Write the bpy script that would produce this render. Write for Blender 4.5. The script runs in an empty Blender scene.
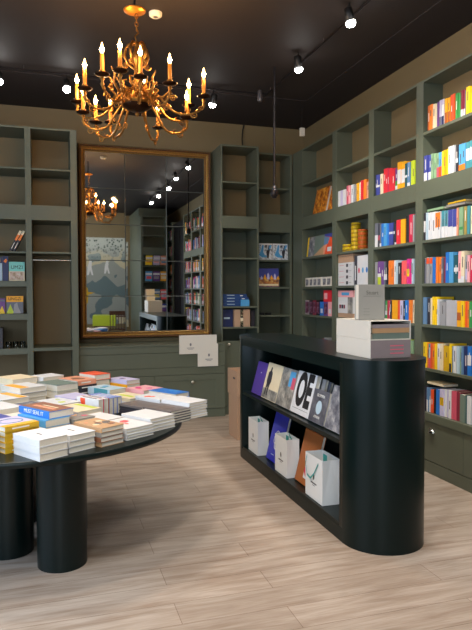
import bpy, math, random
from mathutils import Vector, Matrix
random.seed(7)
PI = math.pi
scene = bpy.context.scene
COL = scene.collection

# ---------------------------------------------------------------- camera
CAM_H = 1.5
YAW, PITCH, ROLL, FPX = 0.302580877, 0.0367214925, 0.00247984231, 599.876507
fw = Vector((math.sin(YAW)*math.cos(PITCH), math.cos(YAW)*math.cos(PITCH), -math.sin(PITCH)))
rt = Vector((math.cos(YAW), -math.sin(YAW), 0)); dn = fw.cross(rt)
cr, sr = math.cos(ROLL), math.sin(ROLL)
cx_, cy_ = cr*rt + sr*dn, -sr*rt + cr*dn
cam_d = bpy.data.cameras.new('camera'); cam = bpy.data.objects.new('camera', cam_d); COL.objects.link(cam)
cam_d.sensor_fit = 'VERTICAL'; cam_d.sensor_height = 24.0; cam_d.lens = FPX/630*24.0
cam_d.clip_start = .05
m = Matrix((cx_, -cy_, -fw)).transposed().to_4x4(); m.translation = (0, 0, CAM_H); cam.matrix_world = m
scene.camera = cam

# ---------------------------------------------------------------- world, lights, exposure
scene.view_settings.view_transform = 'Standard'; scene.view_settings.look = 'None'
scene.view_settings.gamma = 1; scene.view_settings.use_curve_mapping = False
scene.view_settings.exposure = 0.42
W = bpy.data.worlds.new('world'); scene.world = W; W.use_nodes = True
W.node_tree.nodes['Background'].inputs[0].default_value = (.62, .8, 1, 1)
W.node_tree.nodes['Background'].inputs[1].default_value = 1.5

def lamp(kind, name, loc, energy, color, rot=None, **kw):
    d = bpy.data.lights.new(name, kind); d.energy = energy; d.color = color
    for k, v in kw.items(): setattr(d, k, v)
    o = bpy.data.objects.new(name, d); COL.objects.link(o); o.location = loc
    if rot is not None: o.rotation_euler = rot
    return o
def aim(o, target):
    o.rotation_euler = (Vector(target)-Vector(o.location)).to_track_quat('-Z', 'Y').to_euler()
# daylight through the shop windows on the street side (left) and the glazed entrance behind
w1 = lamp('AREA', 'window_daylight', (-3.34, 2.2, 1.75), 85, (.62, .77, 1), shape='RECTANGLE', size=4.2, size_y=2.3); aim(w1, (0, 2.2, 1.2))
w2 = lamp('AREA', 'entrance_daylight', (-1.4, -3.1, 1.7), 60, (.84, .94, 1), shape='RECTANGLE', size=2.2, size_y=2.5); aim(w2, (-.2, 2, 1.2))
# track spots, then unseen ones added to light table, floor, mural: (x, y, aim, energy)
SPOTS = [((2.21, 4.17), (2.75, 4.1, 1.0), 75), ((2.21, 5.15), (2.7, 5.6, 1.2), 75), ((1.72, 6.3), (1.3, 7.2, .9), 30),
         ((.2, 6.3), (.2, 4.6, .5), 50), ((-.43, 6.27), (-.4, 4.6, .6), 45),
         ((2.25, 3.2), (3.0, 3.9, 1.6), 90), ((2.25, 2.1), (1.9, 2.9, .9), 70), ((2.25, 1.0), (3.0, 1.6, 1.4), 80),
         ((-.5, 2.3), (.0, 3.7, .7), 90), ((-.8, 3.2), (-.2, 3.9, .7), 90), ((-.2, 1.2), (1.1, 2.6, 0), 95), ((-.6, .8), (-.6, 2.4, 0), 80),
         ((.2, .2), (1.7, -2.9, 1.6), 190)]
SPOT_COL = (1, .93, .84)

# ---------------------------------------------------------------- materials
MATS = {}
def mat(name, col, rough=.5, metal=0., var=.06, scale=18., bump=0., emit=None, est=0., trans=0., coat=0., spec=.5):
    if name in MATS: return MATS[name]
    M = bpy.data.materials.new(name); M.use_nodes = True; MATS[name] = M
    nt = M.node_tree; b = nt.nodes['Principled BSDF']
    b.inputs['Roughness'].default_value = rough; b.inputs['Metallic'].default_value = metal
    b.inputs['Specular IOR Level'].default_value = spec
    if trans: b.inputs['Transmission Weight'].default_value = trans
    if coat: b.inputs['Coat Weight'].default_value = coat; b.inputs['Coat Roughness'].default_value = .15
    tc = nt.nodes.new('ShaderNodeTexCoord'); nz = nt.nodes.new('ShaderNodeTexNoise')
    nz.inputs['Scale'].default_value = scale; nz.inputs['Detail'].default_value = 4
    nt.links.new(tc.outputs['Object'], nz.inputs['Vector'])
    mx = nt.nodes.new('ShaderNodeMix'); mx.data_type = 'RGBA'
    c = Vector(col[:3])
    mx.inputs[6].default_value = (*(c*(1-var)), 1); mx.inputs[7].default_value = (*[min(1, q*(1+var)) for q in c], 1)
    nt.links.new(nz.outputs[0], mx.inputs[0]); nt.links.new(mx.outputs[2], b.inputs['Base Color'])
    if bump:
        bp = nt.nodes.new('ShaderNodeBump'); bp.inputs['Strength'].default_value = bump; bp.inputs['Distance'].default_value = .01
        nt.links.new(nz.outputs[0], bp.inputs['Height']); nt.links.new(bp.outputs[0], b.inputs['Normal'])
    if emit:
        b.inputs['Emission Color'].default_value = (*emit, 1); b.inputs['Emission Strength'].default_value = est
    return M
def S(r, g, b):   # sRGB 0..255 to linear
    return tuple(((v/255)/12.92 if v/255 <= .04045 else ((v/255+.055)/1.055)**2.4) for v in (r, g, b))
case_paint = mat('case_paint', S(93, 99, 83), .45, var=.04, scale=6)
wall_paint = mat('wall_paint', S(124, 108, 76), .6, var=.05, scale=3, bump=.05)
ceil_paint = mat('ceiling_paint', S(40, 33, 31), .7, var=.12, scale=2, bump=.1)
soffit_paint = mat('soffit_paint', S(38, 31, 31), .75, var=.08, scale=2)
black_green = mat('black_green_lacquer', S(8, 22, 21), .3, var=.05, scale=5, spec=.22)
table_paint = mat('table_lacquer', S(8, 22, 21), .34, var=.05, scale=5, spec=.28)
brass = mat('antique_brass', S(156, 112, 56), .38, 1, var=.3, scale=60)
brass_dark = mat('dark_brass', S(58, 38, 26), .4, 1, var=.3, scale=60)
canopy_m = mat('gilt_canopy', S(215, 140, 50), .35, .8, var=.1)
gold = mat('frame_gold', S(186, 150, 88), .38, .85, var=.35, scale=120, bump=.5)
gold_red = mat('frame_red_gold', S(84, 52, 34), .45, .5, var=.4, scale=90, bump=.5)
steel = mat('brushed_steel', S(190, 190, 185), .25, 1)
dark_metal = mat('dark_metal', S(34, 30, 33), .4, .4)
black_m = mat('black_plastic', S(14, 14, 15), .5)
grey_metal = mat('grey_metal', S(95, 92, 95), .4, .4)
white_p = mat('white_plastic', S(215, 212, 200), .5)
pages = mat('page_edges', S(216, 209, 194), .8, var=.1, scale=140)
kraft = mat('kraft_card', S(184, 150, 122), .8, var=.06, scale=30)
mirror_m = mat('mirror_silvering', (.66, .67, .66), .015, 1, var=.02, scale=4)
mirror_edge = mat('mirror_bevel', S(112, 116, 112), .35, .6)
flame_m = mat('bulb_glow', (1, .62, .25), .4, emit=(1, .55, .17), est=14)
flame_core = mat('bulb_core', (1, .9, .7), .4, emit=(1, .84, .55), est=60)
candle_m = mat('amber_candle', S(214, 128, 40), .5, emit=(1, .30, .04), est=.22)
spot_face = mat('spot_lens', (1, 1, 1), .4, emit=(1, .97, .93), est=60)
PAL = dict(rust=(176, 92, 44), orange=(238, 128, 44), cream=(232, 216, 182), slate=(104, 108, 120), purple=(112, 66, 136), lilac=(190, 180, 208),
    white=(219, 220, 222), navy=(38, 48, 92), amber=(244, 172, 30), redorange=(232, 84, 42), green=(60, 146, 76), maroon=(136, 44, 62), yellow=(244, 204, 34),
    indigo=(66, 74, 152), sage=(134, 168, 130), skyblue=(82, 160, 212), rose=(210, 88, 110), charcoal=(48, 46, 54), teal=(70, 144, 156), paleblue=(182, 204, 216),
    darkteal=(34, 84, 92), salmon=(226, 152, 120), olive=(160, 140, 74), grey=(152, 152, 154), blue=(38, 116, 202), pink=(240, 172, 176), crimson=(196, 40, 74),
    steel=(98, 134, 172), silver=(178, 178, 182), mustard=(206, 164, 24), black=(20, 20, 22), lavender=(196, 190, 222), sagegrey=(112, 128, 118), red=(220, 44, 58),
    lime=(188, 206, 50), magenta=(222, 52, 140), coral=(244, 98, 100), brown=(138, 88, 62), tan=(190, 150, 110), taupe=(104, 95, 92), periwinkle=(124, 142, 200), violet=(84, 62, 152), warmgrey=(142, 138, 132), mauve=(150, 140, 144), ivory=(222, 216, 204))
COLWORD = dict(redorange='red-orange', skyblue='sky blue', paleblue='pale blue', darkteal='dark teal', sagegrey='grey-green', rust='rust brown', amber='amber yellow',
    cream='cream', slate='slate grey', steel='steel blue', silver='light grey', warmgrey='warm grey', mauve='mauve grey', ivory='ivory')
def cw(c): return COLWORD.get(c, c)
def pm(c): return mat('cover_'+c, S(*PAL[c]), .45, var=.07, scale=25)

# ---------------------------------------------------------------- mesh helpers
class MB:
    def __init__(s): s.v = []; s.f = []; s.m = []; s.mats = []; s.sm = []
    def mi(s, m):
        if m not in s.mats: s.mats.append(m)
        return s.mats.index(m)
    def add(s, vs, fs, m, smooth=False):
        o = len(s.v); k = s.mi(m); s.v += [tuple(v) for v in vs]
        for f in fs: s.f.append(tuple(i+o for i in f)); s.m.append(k); s.sm.append(smooth)
    def box(s, a, b, m, T=None):
        x0, y0, z0 = a; x1, y1, z1 = b
        vs = [Vector(p) for p in ((x0,y0,z0),(x1,y0,z0),(x1,y1,z0),(x0,y1,z0),(x0,y0,z1),(x1,y0,z1),(x1,y1,z1),(x0,y1,z1))]
        if T is not None: vs = [T @ v for v in vs]
        s.add(vs, [(0,3,2,1),(4,5,6,7),(0,1,5,4),(1,2,6,5),(2,3,7,6),(3,0,4,7)], m)
    def prism(s, poly, z0, z1, m, smooth=False, T=None):
        n = len(poly); vs = [Vector((x, y, z0)) for x, y in poly]+[Vector((x, y, z1)) for x, y in poly]
        if T is not None: vs = [T @ v for v in vs]
        s.add(vs, [tuple(range(n-1, -1, -1)), tuple(range(n, 2*n))], m)
        s.add(vs, [(i, (i+1) % n, n+(i+1) % n, n+i) for i in range(n)], m, smooth)
    def lathe(s, prof, m, n=24, T=None, smooth=True):   # prof: (r, z) bottom to top
        vs = []; fs = []
        for r, z in prof:
            for i in range(n):
                a = 2*PI*i/n; v = Vector((r*math.cos(a), r*math.sin(a), z)); vs.append(T @ v if T is not None else v)
        for j in range(len(prof)-1):
            for i in range(n):
                fs.append((j*n+i, j*n+(i+1) % n, (j+1)*n+(i+1) % n, (j+1)*n+i))
        s.add(vs, fs, m, smooth)
        for j, rev in ((0, True), (len(prof)-1, False)):
            if prof[j][0] > 1e-4:
                f = tuple(j*n+i for i in range(n)); base = vs
                s.add([base[i] for i in f], [tuple(range(n-1, -1, -1)) if rev else tuple(range(n))], m)
    def tube(s, pts, r, m, n=8):
        pts = [Vector(p) for p in pts]; rs = r if isinstance(r, (list, tuple)) else [r]*len(pts)
        vs = []; fs = []; up = None
        for i, p in enumerate(pts):
            d = (pts[min(i+1, len(pts)-1)]-pts[max(i-1, 0)]).normalized()
            if up is None: up = d.orthogonal().normalized()
            up = (up-d*up.dot(d)).normalized(); sd = d.cross(up)
            for k in range(n):
                a = 2*PI*k/n; vs.append(p+(up*math.cos(a)+sd*math.sin(a))*rs[i])
        for i in range(len(pts)-1):
            for k in range(n): fs.append((i*n+k, i*n+(k+1) % n, (i+1)*n+(k+1) % n, (i+1)*n+k))
        s.add(vs, fs, m, True)
        s.add([vs[k] for k in range(n)], [tuple(range(n-1, -1, -1))], m); s.add([vs[-n+k] for k in range(n)], [tuple(range(n))], m)
    def build(s, name, parent=None, bevel=0., loc=None, rot=None, M=None):
        me = bpy.data.meshes.new(name); me.from_pydata(s.v, [], s.f)
        for q in s.mats: me.materials.append(q)
        me.polygons.foreach_set('material_index', s.m); me.polygons.foreach_set('use_smooth', s.sm); me.update()
        o = bpy.data.objects.new(name, me); COL.objects.link(o)
        if parent is not None: o.parent = parent
        if loc is not None: o.location = loc
        if rot is not None: o.rotation_euler = rot
        if M is not None: o.matrix_local = M
        if bevel:
            b = o.modifiers.new('bevel', 'BEVEL'); b.width = bevel; b.segments = 2; b.limit_method = 'ANGLE'; b.angle_limit = .9
        return o
SEEN = {}
def tag(o, label, cat, group=None):
    SEEN[label] = SEEN.get(label, 0)+1
    o['label'] = label; o['category'] = cat
    if group: o['group'] = group
    return o
def empty(name, loc, rz=0, label=None, cat=None, group=None, M=None):
    o = bpy.data.objects.new(name, None); COL.objects.link(o); o.empty_display_size = .1
    o.location = loc; o.rotation_euler = (0, 0, rz)
    if M is not None: o.matrix_world = M
    if label: tag(o, label, cat, group)
    return o
def struct(name, mb, **k):
    o = mb.build(name, **k); o['kind'] = 'structure'; return o
def frame(x, y, z, loc):    # matrix from axis columns
    Mx = Matrix((Vector(x), Vector(y), Vector(z))).transposed().to_4x4(); Mx.translation = loc; return Mx
def text(body, size, m, parent, M, sx=1., extrude=.0006, offset=0., name='lettering', align='CENTER'):
    c = bpy.data.curves.new('t', 'FONT'); c.body = body; c.size = size; c.align_x = align; c.align_y = 'CENTER'; c.extrude = extrude; c.offset = offset
    t = bpy.data.objects.new('t', c); COL.objects.link(t); bpy.context.view_layer.update()
    me = bpy.data.meshes.new_from_object(t.evaluated_get(bpy.context.evaluated_depsgraph_get()))
    bpy.data.objects.remove(t); me.name = name; me.materials.clear(); me.materials.append(m)
    o = bpy.data.objects.new(name, me); COL.objects.link(o); o.parent = parent
    o.matrix_local = M @ Matrix.Diagonal((sx, 1, 1, 1)); return o
ORD = ['leftmost','second','third','fourth','fifth','sixth','seventh','eighth','ninth','tenth','eleventh','twelfth','thirteenth','fourteenth','fifteenth','sixteenth',
       'seventeenth','eighteenth','nineteenth','twentieth','twenty-first','twenty-second','twenty-third','twenty-fourth']

# ---------------------------------------------------------------- room shell
XR, YW, XL, YS = 3.313, 7.52, -3.3, -3.0
ZS, ZC = 3.69, 3.7
def floor_material():
    M = bpy.data.materials.new('oak_plank_floor'); M.use_nodes = True; nt = M.node_tree; N = nt.nodes; L = nt.links; b = N['Principled BSDF']
    tc = N.new('ShaderNodeTexCoord'); mp = N.new('ShaderNodeMapping'); mp.inputs['Location'].default_value = (.31, .07, 0)
    L.new(tc.outputs['Object'], mp.inputs['Vector'])
    br = N.new('ShaderNodeTexBrick'); br.offset = .37; br.inputs['Scale'].default_value = 1; br.inputs['Brick Width'].default_value = 1.38; br.inputs['Row Height'].default_value = .192
    br.inputs['Mortar Size'].default_value = .0016; br.inputs['Mortar Smooth'].default_value = .3; br.inputs['Bias'].default_value = 0
    br.inputs['Color1'].default_value = (*S(196, 181, 167), 1); br.inputs['Color2'].default_value = (*S(183, 168, 154), 1); br.inputs['Mortar'].default_value = (*S(130, 108, 92), 1)
    L.new(mp.outputs[0], br.inputs['Vector'])
    m2 = N.new('ShaderNodeMapping'); m2.inputs['Scale'].default_value = (1.1, 9, 1); L.new(tc.outputs['Object'], m2.inputs['Vector'])
    nz = N.new('ShaderNodeTexNoise'); nz.inputs['Scale'].default_value = 1.6; nz.inputs['Detail'].default_value = 7; nz.inputs['Roughness'].default_value = .6; nz.inputs['Distortion'].default_value = .6
    L.new(m2.outputs[0], nz.inputs['Vector'])
    rp = N.new('ShaderNodeValToRGB'); rp.color_ramp.elements[0].position = .32; rp.color_ramp.elements[0].color = (*S(206, 194, 184), 1)
    rp.color_ramp.elements[1].position = .62; rp.color_ramp.elements[1].color = (1, 1, 1, 1); L.new(nz.outputs[0], rp.inputs[0])
    mx = N.new('ShaderNodeMix'); mx.data_type = 'RGBA'; mx.blend_type = 'MULTIPLY'; mx.inputs[0].default_value = .9
    L.new(br.outputs['Color'], mx.inputs[6]); L.new(rp.outputs[0], mx.inputs[7])
    m3 = N.new('ShaderNodeMapping'); m3.inputs['Scale'].default_value = (3, 60, 1); L.new(tc.outputs['Object'], m3.inputs['Vector'])
    n2 = N.new('ShaderNodeTexNoise'); n2.inputs['Scale'].default_value = 2; n2.inputs['Detail'].default_value = 3; L.new(m3.outputs[0], n2.inputs['Vector'])
    r2 = N.new('ShaderNodeValToRGB'); r2.color_ramp.elements[0].position = .3; r2.color_ramp.elements[0].color = (*S(232, 226, 220), 1); r2.color_ramp.elements[1].position = .6
    L.new(n2.outputs[0], r2.inputs[0])
    mz = N.new('ShaderNodeMix'); mz.data_type = 'RGBA'; mz.blend_type = 'MULTIPLY'; mz.inputs[0].default_value = .8
    L.new(mx.outputs[2], mz.inputs[6]); L.new(r2.outputs[0], mz.inputs[7]); L.new(mz.outputs[2], b.inputs['Base Color'])
    b.inputs['Roughness'].default_value = .42
    bp = N.new('ShaderNodeBump'); bp.inputs['Strength'].default_value = .25; bp.inputs['Distance'].default_value = .002; bp.invert = True
    L.new(br.outputs['Fac'], bp.inputs['Height']); L.new(bp.outputs[0], b.inputs['Normal'])
    return M
b = MB(); b.box((XL, YS, -.1), (XR, YW, 0), floor_material()); struct('floor', b)
b = MB(); b.box((XL-.1, YS-.1, ZC), (XR+.1, YW+.1, ZC+.1), ceil_paint); struct('ceiling', b)
b = MB(); b.box((2.843, YS, ZS), (XR, YW, ZC), soffit_paint); b.box((XL, 6.4, ZS), (2.843, YW, ZC), soffit_paint); struct('trim_1', b)
b = MB(); b.box((XL-.1, YW, -.1), (XR+.1, YW+.1, ZC), wall_paint); struct('wall_back', b)
b = MB(); b.box((XR, YS-.1, -.1), (XR+.1, YW, ZC), wall_paint); b.box((3.204, -.84, 0), (XR, 7.1, 3.2), wall_paint); struct('wall_right', b)
# left wall with shop windows
b = MB(); wx = XL
b.box((wx-.1, YS-.1, -.1), (wx, YW, .55), wall_paint); b.box((wx-.1, YS-.1, 2.95), (wx, YW, ZC), wall_paint)
b.box((wx-.1, YS-.1, .55), (wx, .0, 2.95), wall_paint); b.box((wx-.1, 4.4, .55), (wx, YW, 2.95), wall_paint); struct('wall_left', b)
b = MB()
for y in (0., 1.44, 2.9, 4.34): b.box((wx-.08, y, .55), (wx-.02, y+.06, 2.95), black_green)
for z in (.55, 2.89): b.box((wx-.08, .06, z), (wx-.02, 4.34, z+.06), black_green)
struct('window_1', b)
# south wall with the mural and an entrance opening on its left
b = MB(); b.box((XL, YS-.1, 2.95), (XR, YS, ZC), wall_paint); b.box((-.2, YS-.1, -.1), (XR, YS, 2.95), wall_paint); b.box((XL, YS-.1, -.1), (-2.6, YS, 2.95), wall_paint)
b.box((-2.6, YS-.1, -.1), (-.2, YS, 0), wall_paint); struct('wall_front', b)
b = MB()
for x in (-2.6, -1.43, -.26): b.box((x, YS-.09, 0), (x+.06, YS-.01, 2.95), black_green)
b.box((-2.54, YS-.09, 2.87), (-.26, YS-.01, 2.95), black_green); struct('door_2', b)
# ---------------------------------------------------------------- bookcases
knob_m = mat('pale_knob', S(205, 200, 180), .3, .5)
def knob(parent, x, z, y=0, m=None):
    k = MB(); T = Matrix.Translation((x, y, z)) @ Matrix.Rotation(PI/2, 4, 'X')
    k.lathe([(.006, 0), (.006, .012), (.016, .016), (.019, .024), (.014, .032), (.0001, .034)], m or knob_m, 16, T)
    return k.build('knob', parent)
def cup_pull(parent, x, z):
    k = MB(); pr = []
    n = 12; vs = []; fs = []
    for j in range(5):
        t = j/4*PI/2
        for i in range(n+1):
            a = PI*i/n; vs.append((x+.038*math.cos(a)*math.cos(t), -.028*math.sin(t)-.001, z-.012+.03*math.sin(a)*math.cos(t)+.0*t))
    for j in range(4):
        for i in range(n): fs.append((j*(n+1)+i, j*(n+1)+i+1, (j+1)*(n+1)+i+1, (j+1)*(n+1)+i))
    k.add(vs, fs, steel, True); k.box((x-.04, -.004, z-.014), (x+.04, 0, z+.02), steel)
    return k.build('cup_pull', parent)
def bookcase(loc, rz, w, sl, sr_, D, ztop, shelves, bands, label, back_from=.0, group=None, paint=case_paint, zbot=0., cat='bookcase', name='bookcase', bd=None, split=2.35):
    """local x along the front, y into the wall, z up; w is the outer width, sl / sr_ the stile widths"""
    t = empty(name, loc, rz, label, cat, group); bd = bd or D-.018; D = bd+.018
    b = MB(); b.box((0, 0, zbot), (sl, D, ztop), paint); b.build('side_panel', t, .0015)
    b = MB(); b.box((w-sr_, 0, zbot), (w, D, ztop), paint); b.build('side_panel', t, .0015)
    b = MB(); b.box((sl, D-.018, zbot), (w-sr_, D, split), paint); b.box((sl, D-.018, split), (w-sr_, D, ztop), wall_paint); b.build('back_panel', t)
    b = MB(); b.box((sl, 0, ztop-.02), (w-sr_, D-.018, ztop), paint); b.build('top_panel', t, .0015)
    for z, th in shelves:
        b = MB(); b.box((sl, .002, z-th), (w-sr_, D-.018, z), paint); b.build('shelf', t, .0015)
    for z1, z0 in bands:
        b = MB(); b.box((sl, 0, z0), (w-sr_, .022, z1), paint); b.box((sl, .022, z1-.022), (w-sr_, D-.018, z1), paint); b.box((sl, .022, z0), (w-sr_, D-.018, z0+.02), paint)
        b.build('fascia', t)
    return t
def base(t, w, D, zt, zc, splits, pull='cup', d0=.107, paint=case_paint, proud=.012):
    """drawer fronts under a sill; splits are the x positions of the joints"""
    b = MB(); b.box((0, .02, .0), (w, D-.018, zc), paint); b.build('carcass', t)
    b = MB(); b.box((0, -proud, zc), (w, .02, zt), paint); b.box((0, .02, zc), (w, D-.018, zt), paint); b.build('sill', t, .002)
    b = MB(); b.box((0, 0, 0), (w, .02, d0-.006), paint); b.build('plinth', t, .001)
    xs = [0]+splits+[w]
    for a, c in zip(xs, xs[1:]):
        q = MB(); q.box((a+.002, 0, d0), (c-.002, .02, zc-.004), paint); d = q.build('drawer', t, .0015)
        xm = (a+c)/2
        if pull == 'cup' and a == 0: cup_pull(d, .21, zc-.075)

XF = 2.994; DR = XR-XF-.002
BY = [7.135, 5.978, 5.195, 4.402, 3.608, 2.815, 2.022, 1.23]
WN = {1: 'corner', 2: 'second from the corner', 3: 'third from the corner', 4: 'fourth from the corner, nearest in view', 5: 'fifth from the corner, beside the round end of the black-green island', 6: 'sixth from the corner, off the frame to the right', 7: 'seventh from the corner, last before the dark door'}
RZ = -PI/2
CASES = {}
for i in range(7):
    y0, y1 = BY[i], BY[i+1]; w = y0-y1
    sl = 0.29 if i == 0 else .05; sr2 = .05
    lab = ['grey-green wall bookcase in the corner, holding two orange patterned books', 'grey-green wall bookcase holding yellow tins and white slipcases, left of the red-book bay',
           'grey-green wall bookcase with a row of bright red books, behind the island stack', 'grey-green wall bookcase full of coloured paperbacks at the right edge, knob drawer below',
           'grey-green wall bookcase seen only in the mirror, opposite the round island end', 'grey-green wall bookcase in the mirror, between two other full ones', 'grey-green wall bookcase in the mirror next to the tall dark door'][i]
    sh = [(2.83, .024), (1.935, .024), (1.575, .024), (1.235, .024), (.872, .024)]
    t = bookcase((XF, y0, 0), RZ, w, sl, sr2, DR, 3.262, sh, [(2.425, 2.275)], lab, bd=.19)
    base(t, w, .208, .503, .437, [w*.757] if i else [w*.4, w*.7])
    CASES[i+1] = (t, y0, w)
# small return bookcase behind the door, seen in the mirror
tR = bookcase((XF, -.12, 0), RZ, .72, .05, .05, DR, 3.262, [(2.83,.024),(1.935,.024),(1.575,.024),(1.235,.024),(.872,.024)], [(2.425,2.275)], 'narrow grey-green bookcase in the mirror beyond the dark door', bd=.19)
base(tR, .72, .208, .503, .437, [])
b = MB(); b.box((XF+.06, -.06, 0), (XF+.1, 1.17, 3.1), dark_metal); b.box((XF+.04, -.12, 0), (3.203, -.06, 3.2), dark_metal); b.box((XF+.04, 1.17, 0), (3.203, 1.229, 3.2), dark_metal)
b.box((XF+.04, -.06, 3.1), (3.203, 1.17, 3.2), dark_metal); b.box((XF+.045, .54, 0.02), (XF+.06, .56, 3.08), black_m); struct('door_1', b)
# partition case with face-out shelves, its end seen in the mirror
t = empty('partition_bookcase', (2.2, -.3, 0), 0, 'deep grey-green partition bookcase in the mirror with rows of face-out books', 'bookcase')
b = MB(); b.box((0, -2.2, 0), (.7, -.3, 3.62), case_paint); b.build('carcass', t, .003)
b = MB(); b.box((0, -.3, 0), (.06, 0, 3.4), case_paint); b.box((.64, -.3, 0), (.7, 0, 3.4), case_paint); b.build('side_panel', t, .002)
for z in (3.4, 2.93, .95, 1.3, 1.75, 2.15, .5):
    b = MB(); b.box((.06, -.3, z-.03), (.64, -.003, z), case_paint); b.build('shelf', t)
b = MB(); b.box((.06, -.02, 2.42), (.64, 0, 2.62), case_paint); b.box((.06, -.3, 2.6), (.64, -.02, 2.62), case_paint); b.build('fascia', t)
cols = ['yellow','lilac','salmon','skyblue','purple','amber','pink','steel','coral','grey','cream','indigo']
k = 0
for z in (2.15, 1.75, 1.3, .95):
    for x in (.08, .27, .455):
        c = cols[k]; k += 1
        b = MB(); b.box((0, 0, 0), (.165, .02, .24), pm(c)); b.box((.003, -.001, .15), (.162, .0, .2), pm('white')); b.box((.02, -.001, .05), (.145, 0, .12), pm(cols[(k+4) % 12])); b.box((.002, .0201, .003), (.163, .024, .238), pages)
        o = b.build('book', None, loc=(2.2+x, -.36, z+.002), rot=(math.radians(-8), 0, 0))
        o.rotation_euler = (math.radians(8), 0, PI); o.location = (2.2+x+.165, -.05, z+.004)
        tag(o, '%s face-out book in the mirror on the partition, %s of the %s shelf' % (cw(c), ['left','middle','right'][(k-1) % 3], ['upper','second','third','lowest'][(k-1)//3]), 'book', 'face-out books on the partition')
# mural on the wall behind the camera (seen in the mirror)
def mural_mat():
    M = bpy.data.materials.new('mural_print'); M.use_nodes = True; nt = M.node_tree; N = nt.nodes; L = nt.links; b = N['Principled BSDF']
    tc = N.new('ShaderNodeTexCoord'); nz = N.new('ShaderNodeTexNoise'); nz.inputs['Scale'].default_value = 1.1; nz.inputs['Detail'].default_value = 2; L.new(tc.outputs['Object'], nz.inputs['Vector'])
    r = N.new('ShaderNodeValToRGB'); r.color_ramp.interpolation = 'CONSTANT'; e = r.color_ramp.elements; e[0].color = (*S(96, 116, 122), 1); e[1].position = .43; e[1].color = (*S(150, 156, 152), 1)
    q = e.new(.58); q.color = (*S(196, 188, 160), 1); q = e.new(.65); q.color = (*S(122, 140, 142), 1); L.new(nz.outputs[0], r.inputs[0])
    vo = N.new('ShaderNodeTexVoronoi'); vo.inputs['Scale'].default_value = 14; L.new(tc.outputs['Object'], vo.inputs['Vector'])
    sx = N.new('ShaderNodeSeparateXYZ'); L.new(tc.outputs['Object'], sx.inputs[0]); mr = N.new('ShaderNodeMapRange'); mr.inputs[1].default_value = 2.3; mr.inputs[2].default_value = 2.75; L.new(sx.outputs[2], mr.inputs[0])
    r2 = N.new('ShaderNodeValToRGB'); r2.color_ramp.elements[0].color = (*S(52, 76, 70), 1); r2.color_ramp.elements[1].color = (*S(196, 204, 198), 1); r2.color_ramp.elements[0].position = .2; r2.color_ramp.elements[1].position = .5; L.new(vo.outputs['Distance'], r2.inputs[0])
    mx = N.new('ShaderNodeMix'); mx.data_type = 'RGBA'; L.new(mr.outputs[0], mx.inputs[0]); L.new(r.outputs[0], mx.inputs[6]); L.new(r2.outputs[0], mx.inputs[7]); L.new(mx.outputs[2], b.inputs['Base Color']); b.inputs['Roughness'].default_value = .6
    return M
b = MB(); b.box((0, 0, .45), (2.2, .01, 2.95), mural_mat())
for (x, z, s) in ((.72, 1.85, .5), (.2, 1.55, .6), (1.2, 1.9, .45)):   # pale and dark silhouettes of creatures
    b.prism([(-.16*s, 0), (-.12*s, .5*s), (-.05*s, .75*s), (.02*s, .95*s), (.12*s, .8*s), (.1*s, .45*s), (.2*s, 0), (.1*s, .02*s), (.02*s, .3*s), (-.06*s, .02*s)], 0, .006, pm('white'), T=Matrix.Translation((x+.2, .017, z)) @ Matrix.Rotation(PI/2, 4, 'X'))
b.prism([(-.3, 0), (-.12, .02), (-.1, .14), (0, .2), (.1, .14), (.12, .02), (.3, 0), (.12, -.06), (.1, -.3), (-.1, -.3), (-.12, -.06)], 0, .006, pm('mustard'), T=Matrix.Translation((.75, .017, 1.35)) @ Matrix.Rotation(PI/2, 4, 'X'))
o = b.build('mural', None, loc=(.0, YS+.002, 0)); tag(o, 'grey illustrated wall mural with pale creatures, reflected in the mirror', 'mural')
# reading table and chair far behind the camera, reflected low in the mirror
t = empty('reading_table', (1.45, -1.7, 0), .1, 'low reading table with a lime cloth reflected in the mirror', 'table')
b = MB(); b.box((-.5, -.35, .73), (.5, .35, .76), mat('walnut', S(84, 54, 38), .4)); b.build('table_top', t, .004)
b = MB(); b.box((-.505, -.355, .762), (.1, .355, .768), pm('lime')); b.box((-.505, -.361, .5), (.1, -.355, .768), pm('lime')); b.box((-.505, .355, .5), (.1, .361, .768), pm('lime')); b.build('runner', t)
for sx_ in (-.46, .42):
    for sy_ in (-.31, .27):
        b = MB(); b.box((sx_, sy_, 0), (sx_+.04, sy_+.04, .73), mat('walnut', S(84, 54, 38), .4)); b.build('leg', t)
wd = mat('walnut', S(84, 54, 38), .4)
t = empty('wooden_chair', (1.5, -.95, 0), PI, 'dark wooden spindle-back chair reflected low in the mirror', 'chair')
b = MB(); b.box((-.21, -.2, .43), (.21, .2, .46), wd); b.build('seat', t, .01)
for sx_ in (-.19, .16):
    for sy_ in (-.19, .16):
        b = MB(); b.tube([(sx_+.015, sy_+.015, 0), (sx_+.015, sy_+.015, .43)], [.013, .018], wd); b.build('leg', t)
b = MB(); b.box((-.2, -.2, .82), (.2, -.17, .92), wd)
for j in range(6): b.tube([(-.175+.07*j, -.18, .46), (-.175+.07*j, -.19, .84)], .009, wd)
b.build('backrest', t)

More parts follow.
